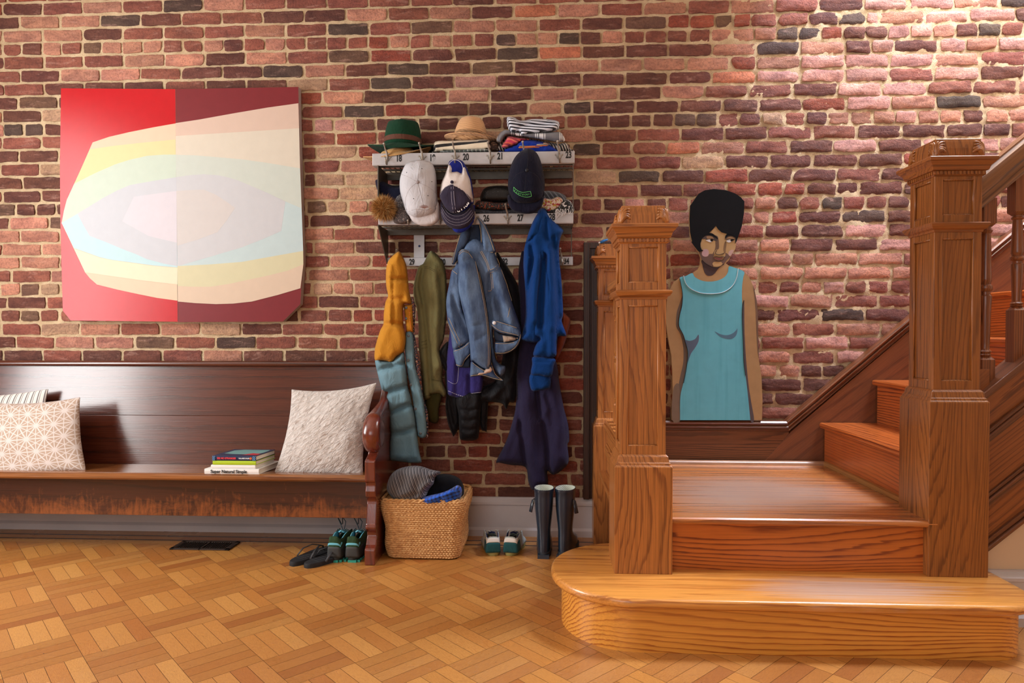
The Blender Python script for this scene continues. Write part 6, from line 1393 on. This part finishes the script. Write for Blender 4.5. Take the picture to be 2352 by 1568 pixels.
def sneaker(side, cols, sh):
    """sh: dict of label, category, group, upper height etc."""
    L, W, H = sh['L'], sh['W'], sh['H']; root = empty(sh['name'], (0, 0, 0), sh['label'][0 if side < 0 else 1], 'shoe', None)
    up, heel, tab, sole, lin, lace = cols
    mb = MB(); base = sole_ring(L, W*1.04, side=side); th = sh['sole']
    rings = [[(x*.97, L/2+(y-L/2)*.985, z0) for x, y in base] for z0 in (0,)]+[[(x*1.02, L/2+(y-L/2)*1.01, th*.35) for x, y in base], [(x, L/2+(y-L/2), th+.004*abs(2*y/L-1)**2) for x, y in base], [(x*.9, L/2+(y-L/2)*.95, th+.002) for x, y in base]]
    rings[0] = [(x, y, .006*max(0, (y/L-.8)/.2)) for x, y, z in rings[0]]
    mb.rings(rings); so = mb.build('sole', sole, root, smooth=50)
    if sh.get('lugs'):
        mb = MB()
        for k in range(9):
            y = L*(.02+.115*k)
            for s in (-1, 1): mb.box(s*W*.80-.009, s*W*.80+.003, y, y+L*.06, 0, .009)
        mb.box(-W*.5, W*.5, -.002, .010, .0, .010); mb.build('outsole_lugs', sh['lugs'], so)
    # upper: from heel forward, an open collar then vamp
    def shell(y0, y1, m, nm, sc=1.0, zlo=None, par=root, zhi=None):
        mb = MB(); secs = []
        for t in np.linspace(y0, y1, 12):
            w_ = W*(.80+.2*min(1, t*1.7))*(1-.5*max(0, t-.82)/.18)*(1-.10*math.exp(-((t-.45)/.15)**2))*(1 if t > .06 else .90+t*1.6)
            top = H*(1-.06*math.exp(-((t-.22)/.12)**2)) if t < .42 else H*.98-(t-.42)/.58*(H-th-.018)*1.12
            top = max(th+.022*(1-max(0, t-.9)*5), top); z1 = top if zhi is None else min(top, zhi)
            ring = []; n = 14
            for k in range(n+1):   # open arch from left foot edge over to right, leaving the collar open near the heel
                a = math.pi*k/n; c, s = math.cos(a), math.sin(a); narrow = 1-.30*(s)**2
                ring.append((w_*sc*math.copysign(abs(c)**.6, c)*narrow+side*.006*(t-.4), L*t, th-.003+(z1-th+.003)*abs(s)**.75))
            secs.append(ring)
        mb.rings(secs, caps=False, closed=False); o = mb.build(nm, m, par, smooth=True); so_ = o.modifiers.new('th', 'SOLIDIFY'); so_.thickness = .003; so_.offset = -1; return o
    # collar part: side walls only
    mb = MB(); N = 26; outer = []; 
    def wall(rows, m, nm, par, closed=False):
        mb = MB(); mb.rings(rows, caps=False, closed=closed); o = mb.build(nm, m, par, smooth=True); q = o.modifiers.new('th', 'SOLIDIFY'); q.thickness = .004; q.offset = 0; return o
    def path(tmax, n=25):   # U shape seen from above: from one side round the heel to the other
        out = []
        for k in range(n):
            u = -1+2*k/(n-1); a = abs(u); yy = L*tmax*max(0, (a-.30)/.70); s = 1 if u > 0 else -1
            xx = s*min(1, (a/.30))**.55*W*(.74+.22*min(1, yy/L*2)); out.append((xx, yy, a))
        return out
    def band(f0, f1, tmax, m, nm, par, ex=0.0):
        rows = []
        for f in np.linspace(f0, f1, 6):
            r = []
            for x, y, a in path(tmax):
                back = math.exp(-((a)/.28)**2); ztop = th+(H-th)*(1-.16*math.exp(-((a-.45)/.16)**2)+.06*back); lean = 1-.22*f**1.5; r.append((x*lean*(1+ex)+0, y+.006*math.sin(f*3.0)*back*-1-ex*.02*back+.004*f, th-.003+(ztop-th+.003)*f))
            rows.append(r)
        return wall(rows, m, nm, par)
    cu = band(0, 1, .55, up, 'upper', root); band(.0, sh['heel'], .26, heel, 'heel_counter', root, .03); band(sh['tab'][0], sh['tab'][1], .10, tab, 'heel_tab', root, .05)
    band(.55, .99, .5, lin, 'lining', root, -.06)
    shell(.50, .995, up, 'toe_box')
    mb = MB(); mb.add([(-W*.35, L*.34, H*1.02), (W*.35, L*.34, H*1.02), (W*.40, L*.55, H*.90), (-W*.40, L*.55, H*.90), (0, L*.32, H*1.10), (0, L*.55, H*.98)], [(0, 4, 5, 3), (4, 1, 2, 5)]); tg_ = mb.build('tongue', lin, root); q = tg_.modifiers.new('th', 'SOLIDIFY'); q.thickness = .006
    mb = MB()
    for k in range(5):
        y = L*(.42+.055*k); z = H*.99-k*.008; mb.tube([(-W*.48, y, z-.006), (0, y-.004, z+.005), (W*.48, y, z-.006)], .0022, 6)
    mb.tube([(0, L*.42, H*1.0), (.02, L*.38, H*1.12), (.034, L*.44, H*.98)], .0018, 6); mb.tube([(0, L*.42, H*1.0), (-.02, L*.37, H*1.10), (-.03, L*.45, H*.96)], .0018, 6)
    mb.build('lace', lace, root, smooth=True)
    mb = MB(); mb.prism([(x*.86, L/2+(y-L/2)*.90) for x, y in base], th+.003, th+.006, 'z'); mb.build('insole', lin, root)
    return root, L, W, H
gtr = cloth('trail_mesh', (52, 70, 56), .8, 500, .0008, .2); heel_m = plain('rubber_heel', (58, 60, 60), .7, var=.1, bmp=.0006); teal = plain('teal_rubber', (44, 150, 132), .6); sky = plain('sky_blue_trim', (106, 184, 204), .6)
for s, px, lab in ((-1, 766, 0), (1, 808, 1)):
    r_, L, W, H = sneaker(s, (cloth('dark_green_mesh', (50, 72, 46), .85), heel_m, sky, plain('dark_midsole', (44, 46, 44), .7), sky, plain('grey_lace', (64, 80, 84), .8)), dict(name='trail_shoe', L=.25, W=.039, H=.112, sole=.026, heel=.52, tab=(.60, .70), lugs=teal, label=('dark green trail running shoe, the left of the pair beside the pew end', 'dark green trail running shoe, the right of the pair beside the pew end')))
    p = PZ(px, 1292, 0); place(r_, p.x, p.y+.004, -.10 if s < 0 else -.05)
    # high standing lace loops of this pair
    q = MB(); q.tube([(0, .11, .112), (-.02, .11, .155), (-.034, .13, .165), (-.02, .14, .13)], .002, 6); q.tube([(.0, .12, .112), (.008, .12, .15), (-.012, .13, .17), (-.02, .15, .13)], .002, 6); lp = q.build('lace_loop', plain('slate_lace', (58, 78, 88), .8), None, True); lp.parent = r_; lp.location = (0, 0, 0)
teal_s = cloth('teal_suede', (38, 84, 88), .9, 400, .0006, .1)
for s, px in ((-1, 1133), (1, 1172)):
    r_, L, W, H = sneaker(s, (cloth('white_navy_mesh', (176, 180, 172), .8), teal_s, plain('white_leather', (226, 222, 214), .5), plain('gum_sole', (150, 142, 82), .7), cloth('navy_lining', (24, 30, 66), .9), plain('pale_lace', (186, 182, 162), .8)), dict(name='sneaker', L=.22, W=.042, H=.086, sole=.020, heel=.66, tab=(.66, .92), label=('white sneaker with a teal heel, the left of the pair right of the basket', 'white sneaker with a teal heel, the right of the pair, nearer the rain boots')))
    p = PZ(px, 1277, 0); place(r_, p.x, p.y, .16 if s < 0 else -.14)
# ---- rain boots
rub = plain('navy_rubber', (30, 42, 56), .30, var=.05, coat=.3); liner = stripe_cloth('boot_lining', [(1, (206, 210, 196)), (.4, (150, 156, 140))], .006, (1, 0, 1), .05)
for s, pxb, pxt, lab in ((-1, 1248, 1244, 'dark navy rubber rain boot, the left of the pair by the wooden step'), (1, 1292, 1292, 'dark navy rubber rain boot, the right of the pair, touching the wooden step')):
    r_ = empty('rain_boot', (0, 0, 0), lab, 'boot'); Hb = .312
    mb = MB(); secs = []
    for z, rx, ry0, ry1 in ((.020, .034, -.004, .215), (.040, .036, -.004, .212), (.060, .0355, -.004, .200), (.075, .034, -.002, .165), (.090, .0325, .0, .125), (.110, .031, .002, .103), (.135, .0325, .001, .100), (.17, .0365, -.003, .102), (.22, .0415, -.008, .108), (.27, .0435, -.010, .112), (.296, .0445, -.010, .113), (.300, .0462, -.012, .115), (.312, .0462, -.012, .115)):
        cy_, hy = (ry0+ry1)/2, (ry1-ry0)/2; ring = []
        for k in range(28):
            a = 2*math.pi*k/28; c, q = math.cos(a), math.sin(a); wy = 1 if z > .10 else 1-.18*max(0, q)**2
            ring.append((rx*math.copysign(abs(c)**.85, c)*wy+s*.004*max(0, q)*(z < .1), cy_+hy*math.copysign(abs(q)**.9, q), z))
        secs.append(ring)
    mb.rings(secs, caps=False)
    mb.build('boot_upper', rub, None, True).parent = r_
    inner = [[(x*.94, .0515+(y-.0515)*.93, z) for x, y, z in secs[-1]], [(x*.90, .0515+(y-.0515)*.90, .29) for x, y, z in secs[-1]], [(x*.82, .0515+(y-.0515)*.84, .235) for x, y, z in secs[-1]]]
    mb = MB(); mb.rings([secs[-1], inner[0]], caps=False); mb.build('boot_rim', rub, None, True).parent = r_
    mb = MB(); mb.rings(inner, caps=False); b_ = inner[-1]; mb.add(b_, [tuple(range(len(b_)))]); mb.build('boot_lining', liner, None, True).parent = r_
    mb = MB(); base = sole_ring(.222, .038, side=s); mb.rings([[(x*1.02, y-.006, z) for x, y in base] for z in (.0, .004, .022)]+[[(x*1.06, y-.006, z) for x, y in base] for z in (.023, .027)]); mb.build('boot_sole', plain('charcoal_sole', (40, 44, 50), .6), None, 40).parent = r_
    mb = MB(); mb.box(-.026, .026, -.010, .02, .0, .018); mb.build('boot_heel', rub, None).parent = r_
    mb = MB(); sx = s
    mb.tube([(sx*.043, .04, .262), (sx*.050, .03, .258), (sx*.054, .024, .235), (sx*.060, .022, .205)], [.004, .006, .009, .010], 8, flat=.35); mb.build('side_strap', rub, None, True).parent = r_
    mb = MB(); mb.tube([(sx*.046, .030+.011*math.cos(a), .252+.013*math.sin(a)) for a in np.linspace(0, 2*math.pi, 13)], .0018, 6); mb.build('buckle', plain('pewter_buckle', (120, 118, 112), .35, .9), None, True).parent = r_
    p = PZ(pxb, 1283, 0); place(r_, p.x, p.y+.006, -.05 if s < 0 else -.28)
# ---- flip-flops
foam = plain('black_foam', (26, 26, 29), .7, bmp=.0006, bscale=200)
for s, px, py, rz, lab in ((-1, 667, 1300, -.50, 'black flip-flop, the left of the pair on the parquet under the pew'), (1, 702, 1305, -.58, 'black flip-flop, the right of the pair, nearer the green trail shoes')):
    r_ = empty('flip_flop', (0, 0, 0), lab, 'sandal'); base = sole_ring(.25, .046, heel=.80, side=s)
    mb = MB(); mb.rings([[(x*.96, y, z) for x, y in base] for z in (0, .004)]+[[(x, y, .012) for x, y in base], [(x*.98, .125+(y-.125)*.98, .020) for x, y in base], [(x*.93, .125+(y-.125)*.95, .021) for x, y in base]]); mb.build('foam_sole', foam, None, 50).parent = r_
    mb = MB()
    for k in range(10): mb.tube([(-.022, .05+k*.018, .0215), (.022, .052+k*.018, .0215)], .0008, 4)
    mb.build('footbed_ribs', foam, None).parent = r_
    mb = MB(); toe = Vector((s*-.006, .19, .02))
    for q in (-1, 1): mb.tube([toe, toe+Vector((q*.004, -.01, .025)), Vector((q*.022, .145, .055)), Vector((q*.038, .105, .045)), Vector((q*.043, .075, .018))], [.0025, .0035, .0055, .0062, .006], 8, flat=.5)
    mb.build('thong_strap', plain('dark_strap', (44, 42, 44), .6, bmp=.0008, bscale=300), None, True).parent = r_
    p = PZ(px, py, 0); place(r_, p.x, p.y, rz)

# ================================================================ floor register, small blue object on the far newel
def vent():
    c = [PZ(385,1262,0), PZ(528,1264,0), PZ(548,1244,0), PZ(425,1243,0)]; x0, x1, y0, y1 = -1.775, -1.487, -.322, -.196
    root = empty('floor_vent', ((x0+x1)/2, (y0+y1)/2, 0), 'dark metal slotted floor vent set in the parquet below the pew', 'floor vent'); fm = plain('bronze_vent', (66, 54, 48), .4, .6)
    mb = MB()
    for a in ((x0, x1, y0, y0+.018), (x0, x1, y1-.018, y1), (x0, x0+.022, y0, y1), (x1-.022, x1, y0, y1), ((x0+x1)/2-.006, (x0+x1)/2+.006, y0, y1)): mb.box(*a, .0, .006)
    bevel(mb.build('vent_frame', fm, root), .002); mb = MB(); mb.box(x0+.01, x1-.01, y0+.01, y1-.01, .0002, .0012); mb.build('vent_shadow_box', plain('vent_black', (12, 10, 10), .9), root)
    n = 22
    for i in range(n):
        x = x0+.026+(x1-x0-.052)*i/(n-1)
        if abs(x-(x0+x1)/2) < .008: continue
        mb = MB(); mb.box(x-.0022, x+.0022, y0+.016, y1-.016, .001, .0050); mb.build('vent_slat', fm, root)
vent()
def trinket():
    p = P(1385, 553, -.12); root = empty('blue_trinket', (p.x, -.12, 1.4555), 'tiny blue and white trinket lying on top of the far newel post', 'trinket')
    mb = MB(); mb.tube([(p.x-.012, -.12, 1.461), (p.x, -.125, 1.467), (p.x+.014, -.12, 1.473), (p.x+.022, -.118, 1.476)], [.006, .007, .0055, .004], 8); mb.build('blue_body', plain('bright_blue_plastic', (40, 120, 200), .4), root, smooth=True)
    mb = MB(); mb.ball((p.x-.018, -.122, 1.460), .0055, sub=2); mb.build('white_tip', plain('white_plastic', (226, 226, 226), .4), root, smooth=True)
trinket()
